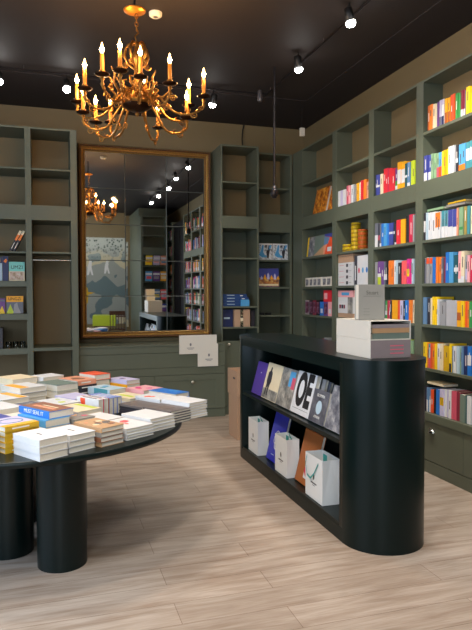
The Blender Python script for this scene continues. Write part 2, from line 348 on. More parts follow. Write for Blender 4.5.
# ---- back wall: left bookcase (two bays), base cabinet, towers
YL = 6.88; DL = .5
LS = [(2.855, .02), (1.955, .02), (1.635, .06), (1.28, .065), (.905, .065)]
t = bookcase((-1.02, YL, 0), 0, .815, .05, .022, DL, 3.292, LS, [(2.455, 2.297)], 'grey-green bookcase at the left edge with leaning and face-out books', split=.5)
b = MB(); b.box((.05, 0, 0), (.793, DL-.018, .1), case_paint); b.build('plinth', t)
t = bookcase((-.205, YL, 0), 0, .52, .04, .07, DL, 3.292, [(2.855, .02), (1.955, .02), (.905, .035), (.45, .02)], [(2.455, 2.297)], 'grey-green bookcase bay with a chrome rail, left of the gilt mirror', split=.5)
b = MB(); b.tube([(.04, .09, 1.868), (.45, .09, 1.868)], .011, steel, 12); b.build('hanging_rail', t)
b = MB(); b.box((.04, 0, 0), (.45, DL-.018, .1), case_paint); b.build('plinth', t)
# base cabinet under mirror
t = empty('base_cabinet', (.316, 6.97, 0), 0, 'grey-green low cabinet with panelled drawers under the gilt mirror', 'cabinet')
bw = 1.722
b = MB(); b.box((0, .02, 0), (bw-.025, YW-6.972, .875), case_paint); b.box((bw-.025, .02, 0), (bw, .078, .875), case_paint); b.build('carcass', t)
b = MB(); b.box((0, -.006, .875), (bw-.025, YW-6.972, .895), case_paint); b.box((bw-.025, -.006, .875), (bw, .078, .895), case_paint); b.build('cabinet_top', t, .002)
for z0, z1, nm in ((.797, .873, 'panel'), (.62, .792, 'panel')):
    b = MB(); b.box((0, 0, z0), (bw-.0, .02, z1), case_paint); b.build(nm, t, .002)
b = MB(); b.box((0, -.004, .53), (bw, .02, .616), case_paint); b.build('panel', t, .002)
b = MB(); b.box((0, .004, 0), (bw, .02, .104), case_paint); b.build('plinth', t, .002)
for a, c in ((0, .86), (.86, bw)):
    q = MB(); q.box((a+.002, 0, .108), (c-.002, .02, .526), case_paint)
    for (x0, x1, z0, z1) in ((a+.002, a+.1, .108, .526), (c-.12, c-.002, .108, .526), (a+.1, c-.12, .46, .526), (a+.1, c-.12, .108, .16)): q.box((x0, -.008, z0), (x1, 0, z1), case_paint)
    d = q.build('drawer', t, .0015); knob(d, a+.45, .44, -.0)
# tower beside the mirror
T1x, T1y = 2.016, 7.05
t = bookcase((T1x, T1y, 0), 0, .486, .016, .022, YW-T1y-.002, 3.305, [(2.862, .02), (1.935, .02), (1.335, .02), (1.08, .02), (.0+.16, .02)], [(2.442, 2.293)], 'tall grey-green tower bookcase right of the mirror, holding blue boxes', name='tower_bookcase')
q = MB(); q.box((.016, 0, .11), (.464, .02, .91), case_paint); d = q.build('cupboard_door', t, .002); knob(d, .09, .87, 0)
q = MB(); q.box((.016, .004, 0), (.464, .02, .104), case_paint); q.build('plinth', t)
T2x, T2y = 2.506, 7.155
t = bookcase((T2x, T2y, 0), 0, .486, .026, .03, YW-T2y-.002, 3.262, [(2.83, .022), (1.92, .022), (1.575, .022), (1.217, .022), (.87, .022)], [(2.495, 2.268)], 'recessed grey-green corner bookcase holding blue and white face-out books')
q = MB(); q.box((.026, 0, 0), (.456, .02, .5), case_paint); q.build('plinth', t)

# ---------------------------------------------------------------- gilt mirror
MY = 7.44
t = empty('gilt_mirror', (0, MY, 0), 0, 'large gilt-framed mirror of fifteen panes on the back wall', 'mirror')
ox0, ox1, oz0, oz1 = .352, 1.985, .945, 3.285; ix0, ix1, iz0, iz1 = .432, 1.898, 1.03, 3.205
prof = [(0, .07, gold_red), (.0, .0, gold_red), (.010, -.03, gold_red), (.020, -.045, gold), (.032, -.04, gold_red), (.045, -.018, gold), (.058, -.008, gold), (.066, -.02, gold), (.075, -.016, gold_red), (.084, .0, gold)]
b = MB(); oc = [(ox0, oz0), (ox1, oz0), (ox1, oz1), (ox0, oz1)]; sg = [(1, 1), (-1, 1), (-1, -1), (1, -1)]
for e in range(4):
    A, Bc = oc[e], oc[(e+1) % 4]; sa, sb = sg[e], sg[(e+1) % 4]
    for (d0, y0, _), (d1, y1, m1) in zip(prof, prof[1:]):
        b.add([(A[0]+sa[0]*d0, y0, A[1]+sa[1]*d0), (Bc[0]+sb[0]*d0, y0, Bc[1]+sb[1]*d0), (Bc[0]+sb[0]*d1, y1, Bc[1]+sb[1]*d1), (A[0]+sa[0]*d1, y1, A[1]+sa[1]*d1)], [(0, 1, 2, 3)], m1)
b.build('frame', t)
b = MB()      # beading and leaf ornament along the frame
for e in range(4):
    A, Bc = Vector(oc[e]), Vector(oc[(e+1) % 4]); sa, sb = Vector(sg[e]), Vector(sg[(e+1) % 4])
    for d, yy, st, r in ((.038, -.036, .03, .011), (.070, -.02, .016, .006)):
        P, Q = A+sa*d, Bc+sb*d; n = int((Q-P).length/st)
        for i in range(n):
            p = P+(Q-P)*(i+.5)/n; 
            b.add([(p.x+r, yy, p.y), (p.x, yy, p.y+r), (p.x-r, yy, p.y), (p.x, yy, p.y-r), (p.x, yy-r, p.y)], [(0, 1, 4), (1, 2, 4), (2, 3, 4), (3, 0, 4)], gold)
b.build('beading', t)
b = MB(); b.box((ix0-.01, .012, iz0-.01), (ix1+.01, .06, iz1+.01), mirror_edge); b.build('backing', t)
cxs = [ix0, .905, 1.415, ix1]; czs = [iz0+(iz1-iz0)*k/5 for k in range(6)]
for i in range(3):
    for j in range(5):
        x0, x1, z0, z1 = cxs[i]+.0015, cxs[i+1]-.0015, czs[j]+.0015, czs[j+1]-.0015
        xm, zm = (x0+x1)/2, (z0+z1)/2; hw, hh = (x1-x0)/2, (z1-z0)/2
        q = MB(); e = .004
        q.add([(-hw, .003, -hh), (hw, .003, -hh), (hw, .003, hh), (-hw, .003, hh), (-hw+e, 0, -hh+e), (hw-e, 0, -hh+e), (hw-e, 0, hh-e), (-hw+e, 0, hh-e)], [(4, 5, 6, 7)], mirror_m)
        q.add([(-hw, .003, -hh), (hw, .003, -hh), (hw, .003, hh), (-hw, .003, hh), (-hw+e, 0, -hh+e), (hw-e, 0, -hh+e), (hw-e, 0, hh-e), (-hw+e, 0, hh-e)], [(0, 1, 5, 4), (1, 2, 6, 5), (2, 3, 7, 6), (3, 0, 4, 7)], mirror_edge)
        o = q.build('mirror_pane', t, loc=(xm, .004, zm))
        o.rotation_euler = (math.radians([.45, .2, .12][i]+random.uniform(-.05, .05)), 0, math.radians([-.6, -.12, 0][i]+random.uniform(-.03, .03)))

# ---------------------------------------------------------------- island
def stadium(x0, x1, ya, yb, n=24):
    r = (x1-x0)/2; c = (x0+x1)/2
    return [(c+r*math.cos(PI+PI*i/n), ya+r*math.sin(PI+PI*i/n)) for i in range(n+1)]+[(c+r*math.cos(PI*i/n), yb+r*math.sin(PI*i/n)) for i in range(n+1)]
IX0, IX1, IA, IB = 1.664, 2.174, 3.195, 5.17
t = empty('display_island', (0, 0, 0), 0, 'black-green lacquered display island with rounded ends and open shelves', 'display counter')
b = MB(); b.prism(stadium(IX0-.004, IX1+.004, IA, IB), 1.085, 1.115, black_green, True); b.build('counter_top', t, .003)
b = MB(); b.prism(stadium(IX0, IX1, IA, IB), 0, .088, black_green, True); b.build('plinth', t, .002)
def half(near):
    r = (IX1-IX0)/2; c = (IX0+IX1)/2; n = 28
    if near: return [(c+r*math.cos(PI+PI*i/n), IA+r*math.sin(PI+PI*i/n)) for i in range(n+1)]+[(IX1, 3.242), (IX0, 3.242)]
    return [(IX0, 5.14), (IX1, 5.14), (IX1, IB)]+[(c+r*math.cos(PI*i/n), IB+r*math.sin(PI*i/n)) for i in range(1, n+1)]
b = MB(); b.prism(half(True), .088, 1.085, black_green, True); b.build('rounded_end', t)
b = MB(); b.prism(half(False), .088, 1.085, black_green, True); b.build('rounded_end', t)
b = MB(); b.box((IX1-.03, 3.242, .088), (IX1, 5.14, 1.085), black_green); b.build('back_panel', t)
b = MB(); b.box((IX0, 3.242, 1.03), (IX1-.03, 5.14, 1.085), black_green); b.build('top_rail', t)
b = MB(); b.box((IX0+.002, 3.242, .088), (IX1-.03, 5.14, .108), black_green); b.build('shelf', t)
b = MB(); b.box((IX0+.002, 3.242, .585), (IX1-.03, 5.14, .612), black_green); b.build('shelf', t)

# ---------------------------------------------------------------- round table
TX, TY, TR, TZ = -.12, 3.845, .925, .72
t = empty('round_table', (TX, TY, 0), 0, 'round black-green table on fat cylindrical legs, covered with book stacks', 'table')
b = MB(); b.lathe([(TR-.02, TZ-.034), (TR, TZ-.03), (TR, TZ-.004), (TR-.004, TZ)], table_paint, 96); b.build('table_top', t)
for x, y in ((.055, 3.435), (-.235, 3.69), (.085, 3.92), (-.22, 4.17)):
    b = MB(); b.lathe([(.134, 0), (.134, TZ-.034)], table_paint, 48); b.build('leg', t, loc=(x-TX, y-TY, 0))
ROWS = {
 '4a': (2.830, [(4.315,0.030,0.207,'rust'),(4.285,0.038,0.206,'orange'),(4.247,0.030,0.201,'cream'),(4.217,0.022,0.197,'cream'),(4.195,0.019,0.199,'slate'),(4.176,0.017,0.196,'purple'),(4.154,0.024,0.204,'lilac', (0,0.35,'slate')),(4.130,0.031,0.203,'white', (0,0.35,'navy'), (0.8,1,'lilac')),(4.095,0.030,0.199,'amber', (0,0.45,'rust')),(4.062,0.030,0.197,'amber', (0,0.45,'rust')),(4.028,0.030,0.207,'redorange'),(3.995,0.028,0.203,'redorange'),(3.960,0.027,0.197,'green'),(3.931,0.027,0.192,'green'),(3.898,0.023,0.203,'maroon', (0,0.28,'white')),(3.874,0.022,0.199,'maroon', (0,0.28,'white')),(3.850,0.016,0.187,'slate'),(3.832,0.040,0.204,'yellow'),(3.789,0.023,0.197,'yellow'),(3.764,0.029,0.197,'amber'),]),
 '4b': (2.425, [(4.369,0.046,0.210,'indigo', (0,0.33,'white')),(4.320,0.049,0.208,'indigo', (0,0.33,'white')),(4.265,0.030,0.207,'sage'),(4.234,0.032,0.203,'sage'),(4.198,0.032,0.200,'sage', (0,0.42,'rose')),(4.163,0.036,0.198,'skyblue', (0,0.42,'redorange')),(4.123,0.027,0.198,'yellow'),(4.093,0.028,0.200,'amber'),(4.062,0.030,0.202,'yellow'),(4.029,0.035,0.212,'white'),(3.993,0.034,0.212,'white'),(3.951,0.026,0.208,'charcoal', (0.35,0.5,'white')),(3.921,0.043,0.204,'skyblue', (0,0.24,'orange')),(3.875,0.041,0.199,'skyblue', (0,0.24,'orange')),(3.828,0.036,0.199,'teal', (0.3,0.75,'white')),(3.789,0.034,0.200,'teal', (0.3,0.75,'paleblue')),(3.752,0.023,0.200,'darkteal'),]),
 '4c': (1.935, [(4.363,0.025,0.227,'charcoal', (0.3,0.7,'white')),(4.337,0.027,0.227,'paleblue'),(4.307,0.030,0.225,'white'),(4.275,0.021,0.223,'white'),(4.253,0.045,0.223,'white'),(4.204,0.037,0.218,'white', (0.42,0.97,'orange')),(4.166,0.037,0.216,'white', (0.42,0.97,'orange')),(4.124,0.039,0.217,'white', (0.42,1,'teal')),(4.083,0.037,0.214,'white', (0.42,1,'teal')),(4.042,0.056,0.213,'white', (0.38,1,'indigo')),(3.983,0.053,0.210,'white', (0.35,1,'indigo')),(3.927,0.022,0.215,'salmon'),(3.898,0.045,0.214,'sage', (0.2,0.3,'green')),(3.850,0.031,0.215,'olive'),(3.815,0.021,0.212,'teal'),(3.793,0.021,0.212,'teal'),(3.767,0.032,0.208,'cream'),]),
 '4d': (1.575, [(4.363,0.019,0.209,'charcoal'),(4.343,0.020,0.210,'slate'),(4.321,0.036,0.216,'grey', (0.75,0.97,'redorange')),(4.282,0.040,0.216,'grey', (0.75,0.97,'redorange')),(4.239,0.028,0.212,'blue'),(4.210,0.029,0.210,'blue'),(4.176,0.032,0.212,'orange'),(4.143,0.031,0.208,'orange'),(4.107,0.022,0.204,'slate'),(4.083,0.023,0.203,'maroon'),(4.056,0.040,0.242,'blue'),(4.014,0.050,0.240,'skyblue'),(3.960,0.051,0.213,'darkteal', (0.4,0.55,'white')),(3.906,0.033,0.239,'pink', (0,0.12,'white')),(3.871,0.039,0.239,'cream', (0,0.2,'white')),(3.827,0.033,0.206,'grey', (0.1,0.5,'lilac')),(3.792,0.026,0.204,'pink'),(3.764,0.031,0.201,'crimson'),]),
 '4e': (1.235, [(4.366,0.049,0.224,'steel'),(4.310,0.045,0.217,'charcoal'),(4.262,0.036,0.219,'cream'),(4.223,0.032,0.229,'yellow'),(4.189,0.036,0.229,'yellow'),(4.152,0.013,0.209,'white'),(4.136,0.079,0.192,'grey'),(4.051,0.132,0.203,'silver'),(3.914,0.054,0.199,'amber', (0.25,0.55,'rust')),(3.859,0.034,0.198,'yellow'),(3.823,0.023,0.196,'redorange'),(3.799,0.023,0.196,'orange'),(3.772,0.037,0.197,'green'),]),
 '4f': (0.8725, [(4.360,0.028,0.209,'yellow'),(4.330,0.024,0.209,'yellow'),(4.304,0.027,0.206,'orange'),(4.275,0.031,0.201,'teal', (0,0.4,'rose')),(4.242,0.026,0.206,'redorange'),(4.214,0.028,0.208,'orange'),(4.185,0.033,0.211,'yellow'),(4.147,0.030,0.212,'white'),(4.116,0.030,0.214,'cream'),(4.082,0.077,0.202,'mustard'),(4.002,0.028,0.223,'yellow', (0,0.3,'charcoal')),(3.971,0.019,0.207,'steel'),(3.951,0.033,0.209,'white'),(3.912,0.029,0.210,'paleblue'),(3.879,0.024,0.208,'sage'),(3.853,0.019,0.213,'steel'),(3.833,0.045,0.217,'navy'),(3.784,0.043,0.221,'blue', (0.35,0.7,'white')),]),
 '4g': (0.505, [(4.341,0.024,0.208,'navy'),(4.315,0.023,0.212,'charcoal'),(4.289,0.021,0.201,'steel', (0,0.5,'white')),(4.266,0.024,0.204,'steel', (0,0.5,'white')),(4.239,0.037,0.193,'redorange'),(4.200,0.035,0.197,'black'),(4.162,0.046,0.207,'blue'),(4.113,0.051,0.215,'lavender', (0.4,0.7,'mustard')),(4.061,0.029,0.219,'white'),(4.031,0.029,0.221,'lavender'),(4.001,0.029,0.223,'white'),(3.970,0.030,0.221,'rose'),(3.939,0.030,0.224,'rose'),(3.908,0.042,0.224,'maroon'),(3.862,0.058,0.214,'sagegrey'),(3.802,0.013,0.216,'darkteal'),(3.788,0.047,0.212,'white'),]),
 '3b': (2.425, [(5.171,0.027,0.203,'navy'),(5.140,0.036,0.195,'indigo', (0.4,0.5,'white')),(5.102,0.033,0.191,'indigo', (0.4,0.5,'white')),(5.064,0.048,0.191,'cream'),(5.012,0.038,0.230,'red'),(4.973,0.034,0.230,'red'),(4.937,0.025,0.225,'crimson'),(4.908,0.051,0.215,'red'),(4.855,0.049,0.205,'red'),(4.800,0.038,0.196,'purple', (0,0.2,'white'), (0.2,0.42,'green')),(4.757,0.055,0.240,'amber', (0.2,0.72,'white')),(4.700,0.057,0.233,'amber', (0.2,0.72,'white')),(4.635,0.040,0.206,'darkteal', (0.4,0.5,'white')),(4.593,0.040,0.206,'steel', (0,0.15,'white')),(4.548,0.032,0.211,'lime'),(4.514,0.030,0.208,'lime'),]),
 '3c': (1.935, [(5.167,0.055,0.229,'slate', (0,0.5,'white')),(5.106,0.029,0.217,'charcoal', (0.3,0.5,'crimson')),(5.075,0.031,0.213,'slate', (0,0.15,'white')),(5.041,0.052,0.213,'blue'),(4.988,0.047,0.209,'skyblue'),(4.939,0.044,0.205,'blue'),(4.892,0.060,0.203,'indigo', (0.5,0.6,'white')),(4.827,0.028,0.199,'charcoal', (0.5,0.62,'white')),(4.797,0.028,0.198,'charcoal', (0,0.1,'white')),(4.762,0.059,0.217,'red'),(4.700,0.065,0.215,'amber'),(4.618,0.021,0.235,'black'),(4.595,0.020,0.235,'charcoal'),(4.574,0.061,0.242,'crimson'),(4.511,0.019,0.234,'grey'),]),
 '3d': (1.575, [(5.132,0.043,0.217,'grey'),(5.087,0.062,0.220,'purple', (0,0.33,'lime'), (0.33,0.48,'white')),(5.020,0.051,0.217,'purple'),(4.967,0.026,0.214,'slate', (0.2,0.45,'white')),(4.939,0.027,0.213,'charcoal', (0.2,0.45,'white')),(4.908,0.016,0.211,'black'),(4.890,0.038,0.218,'orange'),(4.850,0.036,0.218,'orange'),(4.809,0.035,0.218,'white'),(4.772,0.031,0.218,'paleblue'),(4.734,0.041,0.193,'charcoal'),(4.690,0.047,0.205,'coral'),(4.641,0.043,0.207,'coral'),(4.593,0.039,0.219,'magenta', (0.3,0.6,'yellow')),(4.553,0.032,0.216,'magenta'),(4.516,0.027,0.216,'paleblue'),]),
 '3e': (1.235, [(5.173,0.046,0.191,'blue'),(5.123,0.057,0.194,'cream'),(5.062,0.056,0.192,'crimson'),(5.002,0.043,0.193,'charcoal'),(4.957,0.029,0.190,'green', (0.3,0.5,'white')),(4.926,0.027,0.191,'crimson'),(4.897,0.027,0.191,'rose', (0.3,0.5,'white')),(4.868,0.024,0.190,'charcoal'),(4.838,0.052,0.195,'amber'),(4.784,0.045,0.195,'amber'),(4.734,0.038,0.194,'redorange'),(4.694,0.046,0.194,'lavender'),(4.643,0.028,0.191,'black'),(4.613,0.051,0.197,'blue'),(4.557,0.045,0.200,'orange'),(4.510,0.022,0.198,'cream'),]),
 '3f': (0.8725, [(4.759,0.045,0.205,'slate'),(4.710,0.046,0.205,'cream'),(4.661,0.035,0.207,'lime'),(4.620,0.037,0.210,'lime'),(4.579,0.044,0.205,'sage'),(4.533,0.043,0.208,'sage'),]),
 '2b': (2.425, [(5.730,0.044,0.196,'rose'),(5.684,0.037,0.190,'pink'),(5.616,0.046,0.188,'white'),(5.568,0.040,0.182,'grey'),(5.521,0.054,0.188,'amber'),(5.465,0.038,0.187,'cream'),(5.425,0.043,0.198,'red'),(5.378,0.057,0.198,'orange'),(5.318,0.049,0.166,'salmon'),]),
}
# ---------------------------------------------------------------- books
def book_mb(w, h, t, cover, bands=(), title=None, hard=True, parts=False, rnd=False):
    """lying flat: spine along x=0, width x, height y, thickness z"""
    c = MB(); e = .0025 if hard else 0; k = .0022
    c.box((0, 0, 0), (w, h, k), cover); c.box((0, 0, t-k), (w, h, t), cover); c.box((0, 0, k), (k, h, t-k), cover)
    for z0, z1, col in bands:
        c.box((-.0006, h*z0, .0002), (.002, h*z1, t-.0002), pm(col))
    if title:
        y = h*title[1]; hh = h*title[2]/2; zz = t/2; ww = min(t*.12, .004)
        c.box((-.0011, y-hh, zz-ww), (.001, y+hh, zz+ww), title[0])
    p = MB() if parts else c
    p.box((k, .003, k), (w-.003, h-.003, t-k), pages)
    return (c, p) if parts else c
ROWN = {'4a': ('highest shelf', 4), '4b': ('second shelf', 4), '4c': ('third shelf', 4), '4d': ('fourth shelf', 4), '4e': ('fifth shelf', 4), '4f': ('sixth shelf', 4), '4g': ('lowest shelf', 4),
        '3b': ('top book row', 3), '3c': ('second book row', 3), '3d': ('third book row', 3), '3e': ('fourth book row', 3), '3f': ('lowest row', 3), '2b': ('book row', 2)}
BAYN = {4: 'right-edge bay', 3: 'bay behind island stack', 2: 'bay above yellow tins'}
RB = frame((1, 0, 0), (0, 0, 1), (0, -1, 0), (0, 0, 0))
white_ink = mat('white_ink', S(225, 222, 215), .6); soft_ink = mat('soft_ink', S(90, 84, 84), .6); dark_ink = mat('dark_ink', S(30, 28, 30), .6)
DARKC = {'indigo','navy','charcoal','slate','purple','maroon','teal','darkteal','blue','crimson','black','red','green','redorange','rust','steel','rose','olive'}
bookm = random.Random(3)
for key, (z, items) in ROWS.items():
    nm, bay = ROWN[key]; _, y0, w = CASES[bay]
    ymax, ymin = y0-.05-.002, y0-w+.05+.002
    cur = 99; n = 0
    for i, it in enumerate(items):
        y, th, h, col = it[:4]; y = min(y, ymax, cur)
        th -= .0012
        if y-th < ymin: 
            if y-ymin < .01: continue
            th = y-ymin
        cur = y-th-.001
        dep = bookm.uniform(.125, .158)
        ttl = (white_ink if col in DARKC else soft_ink, bookm.uniform(.45, .7), bookm.uniform(.15, .45)) if th > .02 and bookm.random() < .55 else None
        mb = book_mb(dep, h, th, pm(col), it[4:], ttl)
        Mx = RB.copy(); Mx.translation = (3.004+bookm.uniform(0, .014), y, z+.0006)
        o = mb.build('book', None); o.matrix_world = Mx
        acc = (' and %s' % cw(it[4][2])) if len(it) > 4 and it[4][2] != col else ''
        o_ = ORD[i] if i < 24 else 'last'
        tag(o, '%s%s book, %s%s, %s, %s' % (cw(col), acc, o_, '' if o_ == 'leftmost' else ' from left', nm, BAYN[bay]), 'book', 'books on the %s of the %s' % (nm, BAYN[bay]))
# books laid on top of the white row
def flat_book(name, x, y, z, rz, w, h, t, cover, label, group=None, title=None, parts=True, bands=(), top=None):
    """whole book lying flat, local origin at the spine's lower corner"""
    r = empty(name, (x, y, z), rz, label, 'book', group)
    c, p = book_mb(w, h, t, cover, bands, title, parts=True)
    c.build('cover', r); p.build('page_block', r)
    if top: top(r, w, h, t)
    return r
fx = XF+.0
flat_book('book', fx+.025, 4.1, 2.171, 0, .15, .22, .018, pm('sage'), 'sage book lying across the white-spined row, right-edge bay')
flat_book('book', fx+.025, 3.84, 2.171, 0, .15, .23, .02, pm('warmgrey'), 'warm grey book lying across the white-spined row in the right-edge bay')
flat_book('book', fx+.018, 3.83, 2.193, -.03, .15, .22, .012, pm('mustard'), 'thin mustard book topmost above the white-spined row')
flat_book('book', fx+.026, 4.08, .74, 0, .14, .22, .018, pm('cream'), 'cream book lying on the lowest shelf row, above the drawer with pull')
# the books of the bays seen only in the mirror
mb = MB(); rg = random.Random(11); keys = [k for k in PAL if k not in ('tan', 'brown')]
for ci in (5, 6, 7, 8):
    y0, w = (CASES[ci][1], CASES[ci][2]) if ci < 8 else (-.12, .72)
    for z in (2.83, 2.425, 1.935, 1.575, 1.235, .872, .505):
        y = y0-.055
        while y > y0-w+.1:
            th = rg.uniform(.02, .055); h = rg.uniform(.18, .27); c = pm(rg.choice(keys)); x = 3.008+rg.uniform(0, .02)
            if rg.random() > .06:
                mb.box((x, y-th, z+.0005), (x+.15, y-.001, z+h), c); mb.box((x+.003, y-th+.003, z+h-.001), (x+.148, y-.004, z+h+.0005), pages)
                if rg.random() > .4: mb.box((x-.001, y-th+.0005, z+.02), (x+.001, y-.0015, z+.08), pm('white'))
            y -= th
o = mb.build('shelved_books'); tag(o, 'rows of coloured books in the mirrored bays of the right wall', 'books'); o['kind'] = 'stuff'

# ---- generic small helpers for cover art
def rect(r, x0, y0, x1, y1, z, m, name='cover_print'):
    b = MB(); b.box((x0, y0, z), (x1, y1, z+.0007), m); return b.build(name, r)
def blob_art(cols, seed, n=7):
    def f(r, w, h, t):
        rg = random.Random(seed); b = MB()
        for i in range(n):
            cx, cy = rg.uniform(.2, .8)*w, rg.uniform(.25, .75)*h; rr = rg.uniform(.06, .17)*w; k = rg.randint(6, 11)
            b.prism([(max(.004, min(w-.004, cx+rr*rg.uniform(.7, 1.2)*math.cos(2*PI*j/k))), max(.004, min(h-.004, cy+rr*rg.uniform(.7, 1.3)*math.sin(2*PI*j/k)))) for j in range(k)], t, t+.0004+.0002*i, pm(cols[i % len(cols)]))
        b.build('cover_print', r)
    return f
def lines_art(m, spots):
    def f(r, w, h, t):
        b = MB()
        for x0, y0, x1, y1 in spots: b.box((x0*w, y0*h, t), (x1*w, y1*h, t+.0006), m)
        b.build('cover_print', r)
    return f
# ---------------------------------------------------------------- stacks on the round table
AL = math.radians(33); U = Vector((math.cos(AL), math.sin(AL), 0)); V = Vector((-math.sin(AL), math.cos(AL), 0))
def stack(p, q, w, l, n, t, cols, name, group, spine='L', art=None, jit=.004, z=TZ, da=0, bands=(), title=None, notes=None, top_only=None):
    """p,q: near corner along the two table directions; w along U, l along V.  spine 'L' faces left-front, 'R' right-front, 'B' the far side"""
    for i in range(n):
        rg = random.Random(int(p*1000)+i*7+int(q*100))
        P = U*(p+rg.uniform(-jit, jit))+V*(q+rg.uniform(-jit, jit)); a = AL+math.radians(da+rg.uniform(-.8, .8))
        c = cols[i % len(cols)] if isinstance(cols, list) else cols
        tt = t if not isinstance(t, list) else t[i]
        if spine == 'L': ww, hh, org, ang = w, l, P, a
        elif spine == 'R': ww, hh, org, ang = l, w, P+U*w, a+PI/2
        else: ww, hh, org, ang = w, l, P+U*w+V*l, a+PI
        # title near the spine
        pos = 'only copy' if n == 1 else ('top copy' if i == n-1 else ('bottom copy' if i == 0 else '%s copy from the bottom' % ['first','second','third','fourth','fifth'][i]))
        o5 = ['lowest', 'second from bottom', 'third from bottom', 'fourth from bottom', 'fifth from bottom']
        lab = name if i == n-1 else '%s book, %s in the %s' % (cw(c), o5[i], group)
        flat_book('book', org.x, org.y, z+.0005, ang, ww, hh, tt-.0008, pm(c), lab, group, title=title, bands=bands, top=art if i == n-1 else None)
        z += tt
    return z
def ring_art(r, w, h, t):
    b = MB(); n = 28
    pts = [(w*.52+.05*math.cos(2*PI*i/n), h*.5+.06*math.sin(2*PI*i/n), t+.001) for i in range(n+1)]
    b.tube(pts, .003, pm('steel'), 4); b.box((.002, .002, t), (.045, h-.002, t+.0006), pm('amber')); b.box((.045, .002, t), (w-.001, h-.002, t+.0006), pm('lavender')); b.build('cover_print', r)
def tl(m): return (m, .55, .5)
# front row, left to right
stack(1.505, 2.705, .185, .21, 5, .0265, 'mustard', 'yellow-spined book with a ring on its cover, front left stack', 'yellow-spined stack at the table front', 'R', ring_art, title=tl(white_ink))
stack(1.535, 2.455, .155, .225, 3, .034, ['white', 'white', 'white'], 'thick white book in the frontmost white stack of the round table', 'frontmost white stack', 'L', lines_art(dark_ink, [(.45, .42, .5, .6)]))
stack(1.706, 2.47, .155, .22, 3, .0295, 'white', 'white book with grey spine print, between white and brown-cover stacks', 'second white stack', 'L', lines_art(dark_ink, [(.5, .35, .54, .6)]), title=tl(mat('grey_ink', S(120, 120, 125), .6)))
stack(1.876, 2.44, .145, .24, 4, .0245, ['tan', 'brown', 'warmgrey', 'tan'], 'brown art-cover book in the front stack beside red-blotch white books', 'brown art-cover stack', 'L', blob_art(['brown', 'warmgrey', 'cream', 'taupe', 'salmon'], 5, 9))
stack(2.052, 2.45, .19, .25, 4, .0155, 'white', 'white book with a red blotch on its cover, front right of the table', 'red-blotch white stack', 'L', blob_art(['coral', 'red', 'coral', 'salmon'], 9, 4))
stack(2.262, 2.50, .19, .25, 4, .0185, 'white', 'plain white book between the red-blotch and the grey-covered stacks', 'plain white stack', 'L')
stack(2.472, 2.55, .165, .25, 5, .0155, ['charcoal', 'charcoal', 'charcoal', 'charcoal', 'taupe'], 'grey-brown covered book, stack at the right rim of the table', 'grey-brown stack nearer the rim', 'L', lines_art(mat('taupe_ink', S(110, 98, 92), .6), [(.3, .3, .7, .7)]))
stack(2.472, 2.81, .165, .22, 5, .0145, ['charcoal', 'charcoal', 'charcoal', 'charcoal', 'taupe'], 'grey-brown covered book, stack one further from the rim', 'grey-brown stack further in', 'L')
stack(2.65, 2.575, .165, .25, 6, .0165, 'white', 'white book with cream pages in the rightmost stack of the table', 'rightmost white stack', 'L')
stack(2.65, 2.835, .165, .24, 6, .0155, 'white', 'white book in the stack behind the rightmost white stack', 'second rightmost white stack', 'L', blob_art(['redorange', 'redorange'], 3, 2))
# second row
zz = stack(1.53, 2.94, .19, .21, 2, .055, 'indigo', 'dark blue book left of the bright blue-spined books', 'dark blue pair', 'L', lines_art(white_ink, [(.2, .2, .6, .8)]))
stack(1.285, 2.72, .2, .22, 2, .05, ['navy', 'blue'], 'blue-covered book at the left edge behind the yellow-spined stack', 'blue books at the left edge', 'L', lines_art(white_ink, [(.5, .1, .9, .8)]))
z3 = stack(1.725, 2.715, .15, .24, 2, .042, 'ivory', 'ivory book beneath the bright blue-spined books', 'ivory pair', 'L')
z3 = stack(1.74, 2.72, .15, .27, 1, .040, 'skyblue', 'lower of the two bright blue-spined books', 'bright blue-spined books', 'L', z=z3)
P = U*1.765+V*2.73
bk = flat_book('book', P.x, P.y, z3+.0005, AL, .155, .29, .038, pm('blue'), 'upper bright blue-spined book with a brown cover and white lettering', 'bright blue-spined books', top=lambda r, w, h, t: (rect(r, .012, .003, w-.003, h-.003, t, pm('brown')), rect(r, .05, .04, .075, h-.05, t+.0008, pm('salmon')), rect(r, .09, .06, .1, h-.09, t+.0008, pm('cream'))))
text('MUST SEAL IT', .031, white_ink, bk, frame((0, -1, 0), (0, 0, 1), (-1, 0, 0), (-.0006, .145, .019)))
stack(1.905, 2.705, .14, .24, 4, .0255, ['salmon', 'mauve', 'pink', 'warmgrey'], 'pinkish art-cover book behind the brown art-cover stack', 'pinkish art-cover stack', 'L', blob_art(['rose', 'mauve', 'tan', 'slate', 'salmon'], 15, 10))
stack(2.06, 2.72, .19, .22, 4, .0155, 'white', 'white book tucked behind the red-blotch stack', 'white stack behind red blotches', 'L')
